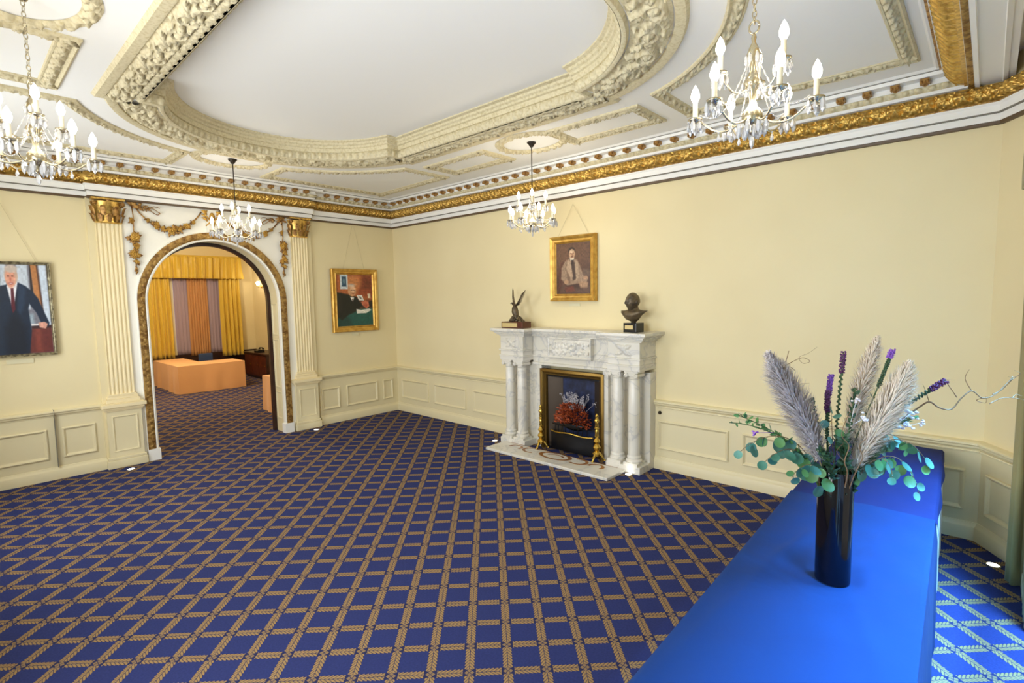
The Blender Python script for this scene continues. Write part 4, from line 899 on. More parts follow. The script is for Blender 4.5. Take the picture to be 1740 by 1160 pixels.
# 2: man at a desk, green below
im = paint(110, 140, [((176, 96, 52), 'p', [(0, .5), (1, .5), (1, 1), (0, 1)], .1), ((120, 58, 38), 'p', [(.60, .62), (1, .58), (1, .95), (.75, 1)], .12), ((200, 128, 76), 'e', (.45, .85, .2, .14), .12), ((150, 70, 40), 'p', [(.62, .58), (.95, .6), (.95, .72), (.64, .72)], .05),
    ((196, 206, 208), 'p', [(.10, .72), (.31, .72), (.31, 1.0), (.10, 1.0)], .012), ((44, 74, 96), 'p', [(.15, .77), (.27, .77), (.27, .96), (.15, .96)], .012), ((96, 128, 140), 'e', (.21, .87, .035, .05), .02),
    ((38, 30, 28), 'p', [(.66, .5), (.8, .46), (1, .5), (1, .34), (.6, .36)], .05), ((24, 84, 74), 'p', [(0, 0), (1, 0), (1, .34), (.6, .33), (.3, .25), (0, .28)], .04), ((20, 62, 56), 'p', [(0, 0), (.4, 0), (.3, .2), (0, .25)], .1), ((18, 22, 18), 'p', [(0, .18), (0, .66), (.14, .64), (.30, .62), (.40, .60), (.54, .57), (.62, .48), (.66, .40), (.60, .32), (.48, .27), (.3, .22), (.12, .12)], .03),
    ((30, 28, 24), 'p', [(.0, .63), (.12, .64), (.14, .3), (0, .2)], .05), ((236, 232, 222), 'p', [(.36, .57), (.47, .56), (.44, .48), (.41, .49)], .015), ((60, 30, 34), 'p', [(.41, .53), (.44, .53), (.445, .47), (.425, .45)], .01),
    ((200, 148, 104), 'e', (.42, .69, .115, .115), .02), ((226, 180, 140), 'e', (.44, .72, .07, .07), .03), ((198, 190, 180), 'e', (.41, .795, .10, .03), .03, .7), ((110, 66, 46), 'e', (.405, .70, .025, .008), .01), ((110, 66, 46), 'e', (.475, .70, .022, .008), .01), ((150, 84, 60), 'e', (.45, .635, .035, .010), .01), ((60, 50, 46), 'p', [(.36, .705), (.52, .705), (.52, .697), (.36, .697)], .006, .6),
    ((226, 226, 218), 'p', [(.55, .60), (.70, .60), (.75, .49), (.60, .50)], .012), ((120, 120, 116), 'p', [(.60, .575), (.66, .575), (.69, .525), (.64, .525)], .012), ((232, 214, 186), 'p', [(.86, .63), (.94, .63), (.94, .54), (.87, .54)], .012),
    ((196, 110, 80), 'p', [(.66, .47), (.78, .49), (.88, .47), (.90, .38), (.82, .33), (.70, .40)], .02), ((226, 222, 208), 'p', [(.52, .33), (.53, .24), (.80, .24), (.96, .30), (.90, .33), (.66, .31)], .015), ((176, 84, 60), 'e', (.80, .40, .05, .03), .02)], (120, 66, 44), .012, .05, 5)
picture('desk_portrait', (.012, -.81, 1.985), PI / 2, .845, 1.035, .095, im, 'goldframe', 'gilt-framed portrait of a man at a green desk between the arch and the room corner', wires=(.20, 1.28, .02))
# 3: large standing portrait at left
L3 = [((196, 206, 216), 'p', [(.1, .55), (.62, .5), (.62, 1), (.1, 1)], .02), ((150, 166, 178), 'p', [(.40, .45), (.66, .45), (.68, .25), (.45, .25)], .03), ((70, 60, 72), 'p', [(.22, .86), (.40, .86), (.40, 1), (.22, 1)], .03), ((48, 38, 36), 'p', [(.64, .58), (.66, 1), (.69, 1), (.70, .5)], .01), ((184, 124, 72), 'p', [(.68, 1), (.80, 1), (.85, .50), (.72, .50)], .01), ((96, 62, 44), 'p', [(.79, 1), (.82, 1), (.87, .4), (.84, .4)], .01),
    ((206, 218, 230), 'p', [(.84, 1), (.98, 1), (.99, .3), (.88, .3)], .015), ((104, 46, 38), 'p', [(.45, 0), (1, 0), (1, .30), (.62, .30), (.52, .22)], .03), ((128, 60, 46), 'p', [(.66, .02), (.78, .02), (.78, .28), (.66, .28)], .04), ((60, 34, 32), 'p', [(.60, .28), (1, .28), (1, .315), (.60, .31)], .015),
    ((24, 38, 58), 'p', [(.02, 0), (.0, .52), (.08, .70), (.20, .76), (.30, .80), (.42, .80), (.56, .76), (.68, .70), (.78, .62), (.88, .46), (.96, .34), (.94, .30), (.82, .31), (.72, .46), (.60, .56), (.57, .50), (.60, .26), (.52, .0)], .015), ((36, 54, 78), 'p', [(.42, .79), (.55, .74), (.50, .55), (.42, .45), (.36, .5)], .04), ((14, 22, 36), 'p', [(.1, .3), (.28, .5), (.5, .3), (.5, 0), (.1, 0)], .08),
    ((14, 24, 40), 'p', [(.30, .62), (.40, .78), (.33, .42)], .02), ((236, 236, 240), 'p', [(.20, .76), (.30, .84), (.41, .80), (.33, .60), (.27, .52)], .015), ((88, 26, 38), 'p', [(.275, .74), (.325, .74), (.325, .50), (.27, .46), (.25, .52)], .010),
    ((204, 172, 150), 'e', (.30, .875, .125, .11), .012), ((222, 158, 130), 'e', (.285, .845, .095, .105), .015), ((196, 180, 166), 'e', (.31, .955, .115, .045), .02), ((120, 74, 60), 'e', (.25, .872, .022, .009), .01), ((120, 74, 60), 'e', (.325, .872, .022, .009), .01), ((196, 116, 96), 'e', (.285, .84, .018, .03), .012), ((160, 70, 62), 'e', (.285, .79, .045, .012), .01), ((236, 226, 220), 'e', (.285, .792, .03, .004), .006),
    ((226, 222, 220), 'p', [(.60, .335), (.74, .335), (.74, .315), (.60, .315)], .01), ((224, 164, 142), 'p', [(.74, .345), (.86, .355), (.93, .33), (.88, .275), (.76, .29)], .012)]
fx = lambda x: .44 + .56 * x
L3b = [((70, 60, 72), 'p', [(0, .0), (.44, 0), (.44, 1), (0, 1)], .02), ((150, 166, 178), 'p', [(.1, .4), (.5, .4), (.5, .98), (.1, .98)], .02)]
for L in L3:
    g_ = (fx(L[2][0]), L[2][1], L[2][2] * .56, L[2][3]) if L[1] == 'e' else [(fx(a), b) for a, b in L[2]]
    L3b.append((L[0], L[1], g_) + tuple(L[3:]))
    if L[0] == (24, 38, 58): L3b.append(((24, 38, 58), 'p', [(.2, 0), (.2, .3), (.24, .5), (.32, .66), (.44, .75), (.56, .78), (.56, 0)], .015))
im = paint(190, 150, L3b, (120, 120, 130), .012, .03, 9)
picture('standing_portrait', (.012, -5.02, 1.952), PI / 2, .81, 1.035, .032, im, mat('silver_gilt_frame', (176, 166, 132), .4, .5, noise=(30, (110, 100, 74), 3, .4, .6)),
        'large silver-framed portrait of a grey-haired man in a navy suit, left of the pilasters', depth=.045, wires=(.30, 1.27, .0))
for nm, lc, rz, sz, lb in (('picture_label', (3.93, -.002, 1.885), 0, (.085, .035), 'small caption label on the wall beneath the seated portrait'), ('picture_label', (.002, -.81, 1.42), PI / 2, (.06, .05), 'small caption label on the wall beneath the desk portrait'), ('picture_label', (.002, -4.93, 1.385), PI / 2, (.11, .05), 'small caption label on the wall beneath the standing portrait')):
    o = MB().box(-sz[0], sz[0], -.008, 0, -sz[1] / 2, sz[1] / 2).build(nm, 'label', loc=lc); o.rotation_euler.z = rz; tag(o, lb, 'label', 'caption labels under the pictures')

# ================================================================== CHANDELIERS
def drop_mesh():
    mb = MB(); mb.ball((0, 0, -.006), .0055, 8, 6); mb.lathe([(.001, -.012), (.006, -.022), (.0095, -.034), (.0085, -.044), (.004, -.050), (.001, -.052)], n=6); return mb
D0 = drop_mesh().build('crystal_drop', 'crystal')
D1 = MB().lathe([(.001, 0), (.009, -.012), (.012, -.03), (.010, -.05), (.003, -.064), (.001, -.066)], n=6).build('crystal_drop', 'crystal')
def child_copy(src, parent, loc, sc=None):
    o = src.copy(); COL.objects.link(o); o.parent = parent; o.location = loc
    if sc: o.scale = (sc,) * 3
    return o
def chandelier(nlow, nup, hang, hx):
    e = empty('chandelier', (0, 0, 0))
    top = ZC
    MB().lathe([(.012, top - .055), (.02, top - .05), (.03, top - .03), (.048, top - .012), (.05, top - .001)], n=20).build('ceiling_canopy', 'darkmetal' if hang == 'rod' else 'steel', e, smooth=True)
    if hang == 'rod': MB().tube([(0, 0, top - .05), (0, 0, 3.10)], .0055, 8).build('hanging_rod', 'darkmetal', e)
    else:
        ch = MB(); z = top - .055; i = 0
        while z > 3.235:
            pts = [((.009 * math.cos(t)) if i % 2 else 0, 0 if i % 2 else .009 * math.cos(t), z - .014 + .018 * math.sin(t)) for t in np.linspace(0, 2 * PI, 11)]; ch.tube(pts, .0026, 5); z -= .028; i += 1
        ch.build('chain', 'steel', e, smooth=True)
        MB().tube([(.022 * math.cos(t), 0, 3.205 + .028 * math.sin(t)) for t in np.linspace(0, 2 * PI, 20)], .0045, 6).build('ring', 'steel', e, smooth=True)
    st = [(.005, 3.18), (.012, 3.16), (.008, 3.14), (.022, 3.11), (.030, 3.085), (.016, 3.05), (.012, 3.02), (.026, 2.99), (.040, 2.965), (.030, 2.94), (.014, 2.92), (.014, 2.87), (.024, 2.85), (.042, 2.83), (.046, 2.80), (.03, 2.775), (.015, 2.765), (.02, 2.75), (.012, 2.735), (.003, 2.725)]
    MB().lathe(st[::-1], n=20).build('stem', 'steel', e, smooth=True)
    for i in range(6):
        a = i * PI / 3; child_copy(D1, e, (.036 * math.cos(a), .036 * math.sin(a), 2.77), .9); child_copy(D0, e, (.045 * math.cos(a + .5), .045 * math.sin(a + .5), 2.955), .9)
    child_copy(D1, e, (0, 0, 2.728), .95)
    for i in range(8):
        a = i * PI / 4; child_copy(D1, e, (.060 * math.cos(a), .060 * math.sin(a), 2.79), 1.05)
    for i in range(6):
        a = i * PI / 3 + .3; child_copy(D1, e, (.030 * math.cos(a), .030 * math.sin(a), 3.09), .8)
    def arm(a, R_, z0, zp, sag):
        r = Vector((math.cos(a), math.sin(a), 0)); P = []
        for t in np.linspace(0, 1, 15):
            rr = .02 + (R_ - .02) * (t ** .9) ; zz = z0 + (zp - z0) * t ** 2.4 - sag * math.sin(PI * min(1, t * 1.15)) ; P.append(r * rr + Vector((0, 0, zz)))
        ar = MB().tube(P, .0048, 7).build('arm', 'steel', e, smooth=True)
        c = r * R_
        MB().lathe([(.004, zp - .012), (.010, zp - .006), (.030, zp + .002), (.034, zp + .010), (.030, zp + .010), (.012, zp + .006)], c, 18).build('drip_pan', 'steel', ar, smooth=True)
        MB().lathe([(.0115, zp + .006), (.0115, zp + .085), (.009, zp + .087)], c, 12).build('candle_tube', 'candle', ar, smooth=True, angle=40)
        MB().lathe([(.009, zp + .085), (.013, zp + .092), (.020, zp + .108), (.0205, zp + .122), (.015, zp + .144), (.006, zp + .162), (.001, zp + .17)], c, 14).build('bulb', 'bulb', ar, smooth=True)
        for k_ in range(6):
            b = a + k_ * PI / 3 + .4; child_copy(D1 if k_ % 2 else D0, ar, c + Vector((.031 * math.cos(b), .031 * math.sin(b), zp + .003)), 1.0)
        child_copy(D1, ar, c + Vector((0, 0, zp - .012)), .85)
        m_ = P[7]; child_copy(D0, ar, m_, .9)
    def string(a, R_, z0, z1, sag):
        r = Vector((math.cos(a), math.sin(a), 0)); b = MB(); tt_ = np.linspace(0, 1, 57)
        b.tube([r * (.025 + (R_ - .025) * t) + Vector((0, 0, z0 + (z1 - z0) * t - sag * math.sin(PI * t))) for t in tt_], [.0010 + .0036 * abs(math.sin(PI * t * 14)) for t in tt_], 6)
        b.build('bead_string', 'crystal', e, smooth=True)
    for i in range(nlow): string(hx + 2 * PI * i / nlow, .235, 3.05, 2.86, .10)
    for i in range(nlow): arm(hx + 2 * PI * i / nlow, .255, 2.805, 2.835, .045)
    for i in range(nup): arm(hx + .5 + 2 * PI * i / nup, .15, 2.94, 3.00, .03)
    return e
cg = 'crystal chandeliers of the room'
cA = chandelier(6, 3, 'chain', -.85); cA.location = (*CHA[2], 0); tag(cA, 'crystal candle chandelier on a chain at upper right, over the table', 'chandelier', cg)
cB = copy_tree(cA); cB.location = (*CHA[3], 0); cB.rotation_euler.z = .35; tag(cB, 'crystal candle chandelier on a chain at the left edge, above the large portrait', 'chandelier', cg)
cC = chandelier(8, 4, 'rod', .2); cC.location = (*CHA[1], 0); tag(cC, 'crystal chandelier on a thin rod in front of the fireplace picture', 'chandelier', cg)
cD = copy_tree(cC); cD.location = (*CHA[0], 0); cD.rotation_euler.z = .3; tag(cD, 'crystal chandelier on a thin rod in front of the top of the arch', 'chandelier', cg)
bpy.data.objects.remove(D0); bpy.data.objects.remove(D1)
LP = 15
for (x, y), LP in zip(CHA, (13, 16, 12, 6)):
    point('chandelier_light', (x, y, 2.93), LP, WARM, .22)

# ================================================================== TABLE, CLOTHS
TX0, TX1, TZ, TROT = 6.915, 7.615, .75, .03
def turn(o):      # the tables stand a little askew
    o.matrix_world = Matrix.Translation((7.3, -.25, 0)) @ Matrix.Rotation(TROT, 4, 'Z') @ Matrix.Translation((-7.3, .25, 0)) @ o.matrix_world; return o
def wrn(x, y): return .007 * math.exp(-((x - 7.15 - .25 * (y + 2.5)) / .035) ** 2) * math.exp(-((y + 2.6) / .5) ** 2) + .006 * math.exp(-((x - 7.5 + .3 * (y + 3.4)) / .03) ** 2) * math.exp(-((y + 3.3) / .4) ** 2) + .006 * math.exp(-((y + 3.05 + .5 * (x - 7.2)) / .025) ** 2) * math.exp(-((x - 7.05) / .25) ** 2) + .005 * math.exp(-((x - 7.42 - .12 * y) / .03) ** 2) + .0026 * math.sin(9 * x + 4 * y) + .0013 * math.sin(23 * y - 11 * x) + .0010 * math.sin(37 * x + 17 * y + 1)
def cloth(name, y0, y1, m, parent=None, z=TZ, dl=.74, dr_=.74, ends=(True, True), e_=0.0, flare=.05, seed=0, x0=TX0, x1=TX1):
    """draped rectangular cloth: top with ripples and hanging sides with folds"""
    xs = [x0 - e_] + list(np.linspace(x0 - e_ + .01, x1 + e_ - .01, 56)) + [x1 + e_]; ys = list(np.linspace(y0, y1, max(10, int((y1 - y0) / .022))))
    mb = MB(); nx, ny = len(xs), len(ys)
    vs = [(x, y, z + (wrn(x, y) if 0 < i < nx - 1 else -.004)) for y in ys for i, x in enumerate(xs)]
    mb.add(vs, [(j * nx + i, j * nx + i + 1, (j + 1) * nx + i + 1, (j + 1) * nx + i) for j in range(ny - 1) for i in range(nx - 1)])
    def drape(path, nrm, L):
        nz = 12; vs = []
        for k_, (x, y) in enumerate(path):
            s_ = k_ / (len(path) - 1)
            for q in range(nz + 1):
                t = q / nz; o = t * flare * (.55 + .45 * math.sin(13 * s_ * max(1, len(path) / 60) + seed)) + .012 * min(1, t * 6)
                vs.append((x + nrm[0] * o, y + nrm[1] * o, z - .004 - L * t))
        mb.add(vs, [(a * (nz + 1) + q, a * (nz + 1) + q + 1, (a + 1) * (nz + 1) + q + 1, (a + 1) * (nz + 1) + q) for a in range(len(path) - 1) for q in range(nz)])
    if dl: drape([(x0 - e_, y) for y in ys], (-1, 0), dl)
    if dr_: drape([(x1 + e_, y) for y in ys], (1, 0), dr_)
    xp = np.linspace(x0 - e_, x1 + e_, 24)
    if ends[0]: drape([(x, y0) for x in xp], (0, -1), dl or .7)
    if ends[1]: drape([(x, y1) for x in xp], (0, 1), dl or .7)
    return turn(mb.build(name, m, parent, smooth=True))
def trestle(y0, y1, label):
    e = empty('trestle_table', (7.265 + TROT * (-.25 - (y0 + y1) / 2), (y0 + y1) / 2, 0), 0, label, 'table', 'tables under the cloths'); h = (y1 - y0) / 2 - .02; e.rotation_euler.z = TROT
    MB().box(-.30, .30, -h, h, .700, .728).build('table_top', 'darkwood', e)
    for sx in (-1, 1):
        for sy in (-1, 1): MB().tube([(sx * .26, sy * (h - .12), .70), (sx * .28, sy * (h - .10), .0)], .014, 8).build('leg', 'black', e)
    return e
trestle(-1.90, -.28, 'far trestle table hidden by its cloths beside the wall'); trestle(-4.7, -1.94, 'near trestle table under the blue cloth nearest the camera')
c0 = cloth('white_undercloth', -1.92, -.26, 'whitecloth', z=.737, dl=.68, dr_=.70, e_=-.022, flare=.012, x1=TX1 + .022); tag(c0, 'off-white cloth hanging to the carpet beneath the blue cloth at the wall end', 'tablecloth')
c1 = cloth('blue_tablecloth', -1.905, -.245, 'bluedark', dl=.70, dr_=.09, z=TZ - .003, flare=.015, seed=2, ends=(False, True)); tag(c1, 'darker navy-blue cloth over the far end of the table beside the wall', 'tablecloth')
c2 = cloth('blue_tablecloth', -4.78, -1.885, 'blue', z=TZ, dl=.72, dr_=.72, e_=.006, flare=.016, seed=4); tag(c2, 'bright royal blue cloth over the near table, under the black vase', 'tablecloth')

# ================================================================== VASE AND FLOWERS
VX, VY = 7.383, -2.93
va = empty('cylinder_vase', (VX, VY, TZ + .003), 0, 'tall glossy black cylinder vase holding pampas and eucalyptus on the blue cloth', 'vase')
MB().lathe([(.0, .006), (.060, .0), (.0665, .004), (.0675, .012), (.0675, .485), (.066, .490), (.062, .488), (.0615, .02), (.0, .018)], n=48).build('vase_body', 'vase', va, smooth=True, angle=40)
RH = Vector((math.cos(YAW), math.sin(YAW), 0)); DH = Vector((-math.sin(YAW), math.cos(YAW), 0))
def W(u, z, d=0.0): return Vector((VX, VY, 0)) + RH * u + DH * d + Vector((0, 0, z))      # u across the view, d away, z height
MOUTH = 1.22
def bez(P, n=14):
    P = [Vector(p) for p in P]; out = []
    for i in range(n + 1):
        t = i / n; Q = P[:]
        while len(Q) > 1: Q = [Q[k_].lerp(Q[k_ + 1], t) for k_ in range(len(Q) - 1)]
        out.append(Q[0])
    return out
def along(P, t):
    k_ = t * (len(P) - 1); i = min(int(k_), len(P) - 2); return P[i].lerp(P[i + 1], k_ - i), (P[i + 1] - P[i]).normalized()
def pampas(pts, t0, wid, nst, m, label, droop=(0, 0, -.02)):
    e = empty('pampas_plume', W(0, .80), 0, label, 'pampas grass', 'pampas plumes in the vase'); P = bez(pts, 24); off = -W(0, .80)
    a = MB().tube([p + off for p in P], [.0032] * len(P), 6).build('stalk', 'straw', e)
    mb = MB(); ax0, _ = along(P, t0)
    for i in range(nst):
        t = t0 + (1 - t0) * random.random() ** 1.0; p, d = along(P, t); s_ = (t - t0) / (1 - t0)
        env = (math.sin(PI * min(1, s_ * .80 + .14)) ** .8) * wid * (1 - .35 * max(0, s_ - .8) * 5 * .5)
        rad = Vector((random.gauss(0, 1), random.gauss(0, 1), random.gauss(0, 1))); rad -= d * rad.dot(d); rad.normalize()
        L = random.uniform(.5, 1.15); out_ = random.uniform(.12, 1.0) ** .7; dr_ = Vector(droop) * random.random()
        q0 = p; q1 = p + d * env * .50 * L + rad * env * .42 * out_; q2 = p + d * env * .98 * L + rad * env * .80 * out_ + dr_ * .5; q3 = p + d * env * 1.30 * L + rad * env * 1.0 * out_ + dr_ * 1.3
        sd = d.cross(rad); sd = sd * random.uniform(.0007, .0014)
        vs = [q0 - sd, q0 + sd, q1 - sd * 1.6, q1 + sd * 1.6, q2 - sd * 1.2, q2 + sd * 1.2, q3]
        mb.add([v + off for v in vs], [(0, 1, 3, 2), (2, 3, 5, 4), (4, 5, 6)])
    o = mb.build('plume', m, e); return e
U = lambda px, py, d=0.0: W((px - 1414) / 390, 1.772 - (py - 590) * .00256, d)
pampas([W(-.01, .95), U(1400, 800), U(1375, 740, -.02), U(1335, 680, -.03), U(1290, 600, -.04)], .36, .088, 5200, 'pampasgrey', 'grey pampas plume leaning left out of the vase')
pampas([W(.01, .95), U(1418, 800), U(1440, 720, .03), U(1462, 650, .03), U(1481, 578, .03)], .40, .062, 3800, 'pampas', 'slim cream pampas plume pointing straight up, behind the fuller one')
pampas([W(.02, .95), U(1425, 800, -.02), U(1452, 745, -.03), U(1490, 690, -.05), U(1512, 618, -.05)], .30, .088, 5600, 'pampas', 'full fluffy cream pampas plume right of the vase centre')
def flower_stem(name, P, parent=None, r=.0028, m='stem'): return P
def spike(pts, t0, label, m='dkpurple', r=.0085, bloomtop=.3, leafm='dkleaf', grp='liatris spikes in the vase'):
    e = empty('liatris_spike', W(0, .80), 0, label, 'flower', grp); off = -W(0, .80); P = bez(pts, 20)
    MB().tube([p + off for p in P], .003, 6).build('stem', 'stem', e)
    b1, b2 = MB(), MB()
    for i in range(150):
        t = t0 + (1 - t0) * i / 150; p, d = along(P, t); a = i * 2.4; o_ = d.orthogonal(); n_ = (o_ * math.cos(a) + d.cross(o_) * math.sin(a)).normalized()
        top = t > 1 - bloomtop
        if top:
            for k_ in range(3): b1.ball(p + n_ * (r * .7 + .002 * random.random()) + off + Vector([random.uniform(-.003, .003) for _ in range(3)]), r * .42, 6, 4)
            if i % 2 == 0: b1.tube([p + n_ * r * .8 + off, p + n_ * r * 1.7 + d * .004 + off], [.0012, .0005], 4)
        elif i % 2 == 0: b2.ball(p + n_ * r * .6 + off, (r * .38, r * .38, r * .55), 6, 4)
    for i in range(22):
        t = max(.25, t0 - .35) + (t0 - max(.25, t0 - .35)) * i / 22 + .02; p, d = along(P, min(t, .98)); a = i * 2.4; o_ = d.orthogonal(); n_ = (o_ * math.cos(a) + d.cross(o_) * math.sin(a)).normalized(); leafquad(b2, p + off, n_ + d * .8, .032, .0022)
    b1.build('bloom', m, e, smooth=True); b2.build('buds_and_leaves', leafm, e, smooth=True); return e
spike([W(0, .95), U(1408, 800), U(1412, 700), U(1424, 600, .02)], .52, 'tall dark green liatris spike with a purple tip, upright at the middle of the vase', 'dkpurple', .009, .12)
spike([W(-.01, .95), U(1404, 800), U(1400, 720, .04), U(1412, 640, .05)], .66, 'liatris spike with light purple head just left of the tallest spike', 'purple', .009, .14)
spike([W(-.02, .95), U(1400, 800), U(1395, 740, .0), U(1398, 664, .01)], .62, 'short liatris spike with dull purple head beside the grey plume', 'dkpurple', .009, .16)
spike([W(.02, .95), U(1425, 790), U(1470, 720, .02), U(1525, 690, .0), U(1582, 648, -.02)], .62, 'liatris spike with dark purple tip leaning far right over the table', 'dkpurple', .010, .10)
spike([W(.0, .95), U(1420, 800, .04), U(1462, 700, -.02), U(1493, 596, -.02)], .80, 'light purple bloom beside the tip of the slim cream plume', 'purple', .009, .045)
spike([W(-.03, .95), U(1392, 790), U(1380, 720, -.03), U(1368, 675, .0)], .30, 'bare dark green liatris stalk crossing the lower part of the grey plume', 'dkleaf', .009, .05)
def eucalyptus(pts, label, n_, size, side=1, t0=.25, m='euc', m2='leaf', hang=.6):
    e = empty('eucalyptus_sprig', W(0, .80), 0, label, 'eucalyptus', 'eucalyptus sprigs in the vase'); off = -W(0, .80); P = bez(pts, 20)
    MB().tube([p + off for p in P], [.0028 - .0018 * i / 20 for i in range(21)], 6).build('stem', 'twig', e)
    for i in range(n_):
        t = t0 + (1 - t0) * (i + .5) / n_; p, d = along(P, t); sd = RH * (1 if i % 2 else -1) * random.uniform(.3, 1) + Vector((0, 0, -hang - random.random() * .5)) + DH * random.uniform(-.9, .5)
        sd.normalize(); r = size * random.uniform(.75, 1.15) * (1.05 - .35 * t); c = p + sd * (r * 1.15 + .008) + d * .004
        nrm = (-DH * random.uniform(.6, 1.2) + Vector((0, 0, random.uniform(-.2, .9))) + RH * random.uniform(-.7, .7)); nrm -= sd * nrm.dot(sd); nrm.normalize(); b = sd.cross(nrm)
        mb = MB(); k_ = 14; vs = [c + off - nrm * r * .10]; 
        for rr, lift in ((.55, -.05), (1, .06)):
            for j in range(k_):
                a = 2 * PI * j / k_; vs.append(c + off + (sd * math.cos(a) * 1.04 + b * math.sin(a) * .96) * r * rr + nrm * r * lift * (1 + .5 * math.cos(2 * a)))
        mb.add(vs, [(0, 1 + j, 1 + (j + 1) % k_) for j in range(k_)] + [(1 + j, 1 + k_ + j, 1 + k_ + (j + 1) % k_, 1 + (j + 1) % k_) for j in range(k_)])
        mb.tube([p + off, c + off - sd * r * .95], .0011, 4)
        mb.build('leaf', m if random.random() < .72 else m2, e, smooth=True)
    return e
eucalyptus([W(-.02, 1.0), U(1392, 800), U(1360, 720), U(1300, 720), U(1248, 760, -.03)], 'eucalyptus sprig reaching furthest left, ending in a single round leaf', 11, .030, t0=.42)
eucalyptus([W(-.03, 1.0), U(1390, 805), U(1370, 750), U(1330, 745), U(1285, 775, -.05)], 'eucalyptus sprig drooping left below the grey plume', 11, .031, t0=.35)
eucalyptus([W(-.02, 1.0), U(1392, 810, -.03), U(1375, 765, -.05), U(1345, 770, -.06), U(1325, 800, -.07)], 'short eucalyptus sprig curling down over the left rim of the vase', 10, .027, t0=.25)
eucalyptus([W(.03, 1.0), U(1430, 800), U(1465, 735), U(1530, 715), U(1556, 790, -.04)], 'eucalyptus sprig arching right with leaves dangling over the far table', 13, .030, t0=.35)
eucalyptus([W(.03, 1.0), U(1430, 805, -.03), U(1470, 745, -.04), U(1510, 745, -.06), U(1530, 830, -.08)], 'eucalyptus sprig hanging lowest at the right of the vase', 13, .030, t0=.35)
eucalyptus([W(.03, 1.0), U(1430, 805, -.04), U(1450, 760, -.06), U(1480, 750, -.08), U(1480, 800, -.10)], 'short eucalyptus sprig over the right rim of the vase', 9, .026, t0=.3)
eucalyptus([W(.04, 1.0), U(1440, 800, .05), U(1480, 720, .08), U(1530, 730, .10), U(1568, 780, .10)], 'eucalyptus sprig furthest back on the right side', 9, .024, t0=.4)
eucalyptus([W(.0, 1.0), U(1405, 800, -.03), U(1400, 740, -.02), U(1402, 690, .0)], 'upright eucalyptus sprig between the two groups of pampas', 11, .026, t0=.2, hang=-.2)
def foliage(pts, label, n_, L, w_, m, blooms=(), cat='foliage', name='leafy_sprig'):
    e = empty(name, W(0, .80), 0, label, cat); off = -W(0, .80); P = bez(pts, 18)
    MB().tube([p + off for p in P], .002, 5).build('stem', 'stem', e); mb = MB()
    for i in range(n_):
        t = .25 + .75 * i / n_; p, d = along(P, t); sd = Vector((random.uniform(-1, 1), random.uniform(-1, 1), random.uniform(-.5, 1))); leafquad(mb, p + off, sd + d * .6, L * random.uniform(.7, 1.2), w_)
    mb.build('leaves', m, e)
    if blooms:
        bm_ = MB()
        for (bx, by, bd, r) in blooms:
            c = U(bx, by, bd) + off
            for k_ in range(9): bm_.ball(c + Vector([random.gauss(0, r * .5) for _ in range(3)]), (r * .42, r * .42, r * .3), 7, 5)
            p, _ = along(P, .7); bm_.tube([p + off, c], .0012, 4)
        bm_.build('bloom', m if False else blooms_mat[0], e, smooth=True)
    return e
blooms_mat = ['purple']
foliage([W(-.03, 1.0), U(1392, 800), U(1350, 745), U(1300, 725), U(1246, 700, -.02)], 'leafy sprig with small purple flower at the far left of the bouquet', 46, .030, .008, 'leaf', [(1272, 729, -.03, .012)])
foliage([W(-.03, 1.0), U(1390, 800), U(1345, 740), U(1290, 718), U(1238, 716, .02)], 'pale green budding sprig reaching left below the plume tip', 30, .022, .005, 'leaf')
blooms_mat = ['whitebloom']
foliage([W(.03, 1.0), U(1430, 800), U(1470, 745), U(1510, 715), U(1545, 712, .0)], 'leafy sprig with white and lilac blossoms right of the plumes', 50, .028, .007, 'leaf', [(1530, 700, -.02, .020), (1515, 722, -.04, .018), (1545, 718, -.02, .013), (1500, 708, -.03, .014)])
foliage([W(.0, 1.0), U(1412, 800, -.05), U(1420, 720, -.05), U(1436, 660, -.02)], 'leafy sprig with white blossoms standing before the slim plume', 46, .030, .008, 'dkleaf', [(1430, 675, -.05, .013), (1442, 705, -.06, .015)])
foliage([W(.0, 1.0), U(1402, 806, -.05), U(1390, 770, -.07), U(1370, 755, -.07)], 'dense dark green leaves filling the mouth of the vase on the left', 70, .036, .009, 'dkleaf')
foliage([W(.0, 1.0), U(1430, 806, -.04), U(1450, 775, -.06), U(1480, 755, -.05)], 'dense green leaves filling the mouth of the vase on the right', 70, .036, .009, 'dkleaf')
foliage([W(.0, 1.0), U(1415, 806, -.05), U(1416, 770, -.07), U(1410, 740, -.05)], 'dark green leaves rising at the middle of the vase mouth', 80, .038, .010, 'dkleaf')
def willow(trunk, twigs, label, r=.0045):
    e = empty('twisted_willow_branch', W(0, .80), 0, label, 'branch', 'twisted willow branches in the vase'); off = -W(0, .80)
    MB().tube([p + off for p in trunk], [r * (1 - .65 * i / (len(trunk) - 1)) for i in range(len(trunk))], 7).build('main_branch', 'twig', e, smooth=True)
    for tw in twigs: MB().tube([p + off for p in tw], [r * .42 * (1 - .7 * i / (len(tw) - 1)) for i in range(len(tw))], 5).build('twig', 'twig', e, smooth=True)
def smooth(P, n=5):
    out = []; P = [Vector(p) for p in P]
    for i in range(len(P) - 1):
        p0 = P[max(i - 1, 0)]; p1 = P[i]; p2 = P[i + 1]; p3 = P[min(i + 2, len(P) - 1)]
        for k_ in range(n):
            t = k_ / n; out.append(.5 * ((2 * p1) + (p2 - p0) * t + (2 * p0 - 5 * p1 + 4 * p2 - p3) * t * t + (3 * p1 - p0 - 3 * p2 + p3) * t ** 3))
    return out + [P[-1]]
T = lambda L_, d=0.0: smooth([U(a, b, d + .012 * math.sin(i * 1.7)) for i, (a, b) in enumerate(L_)])
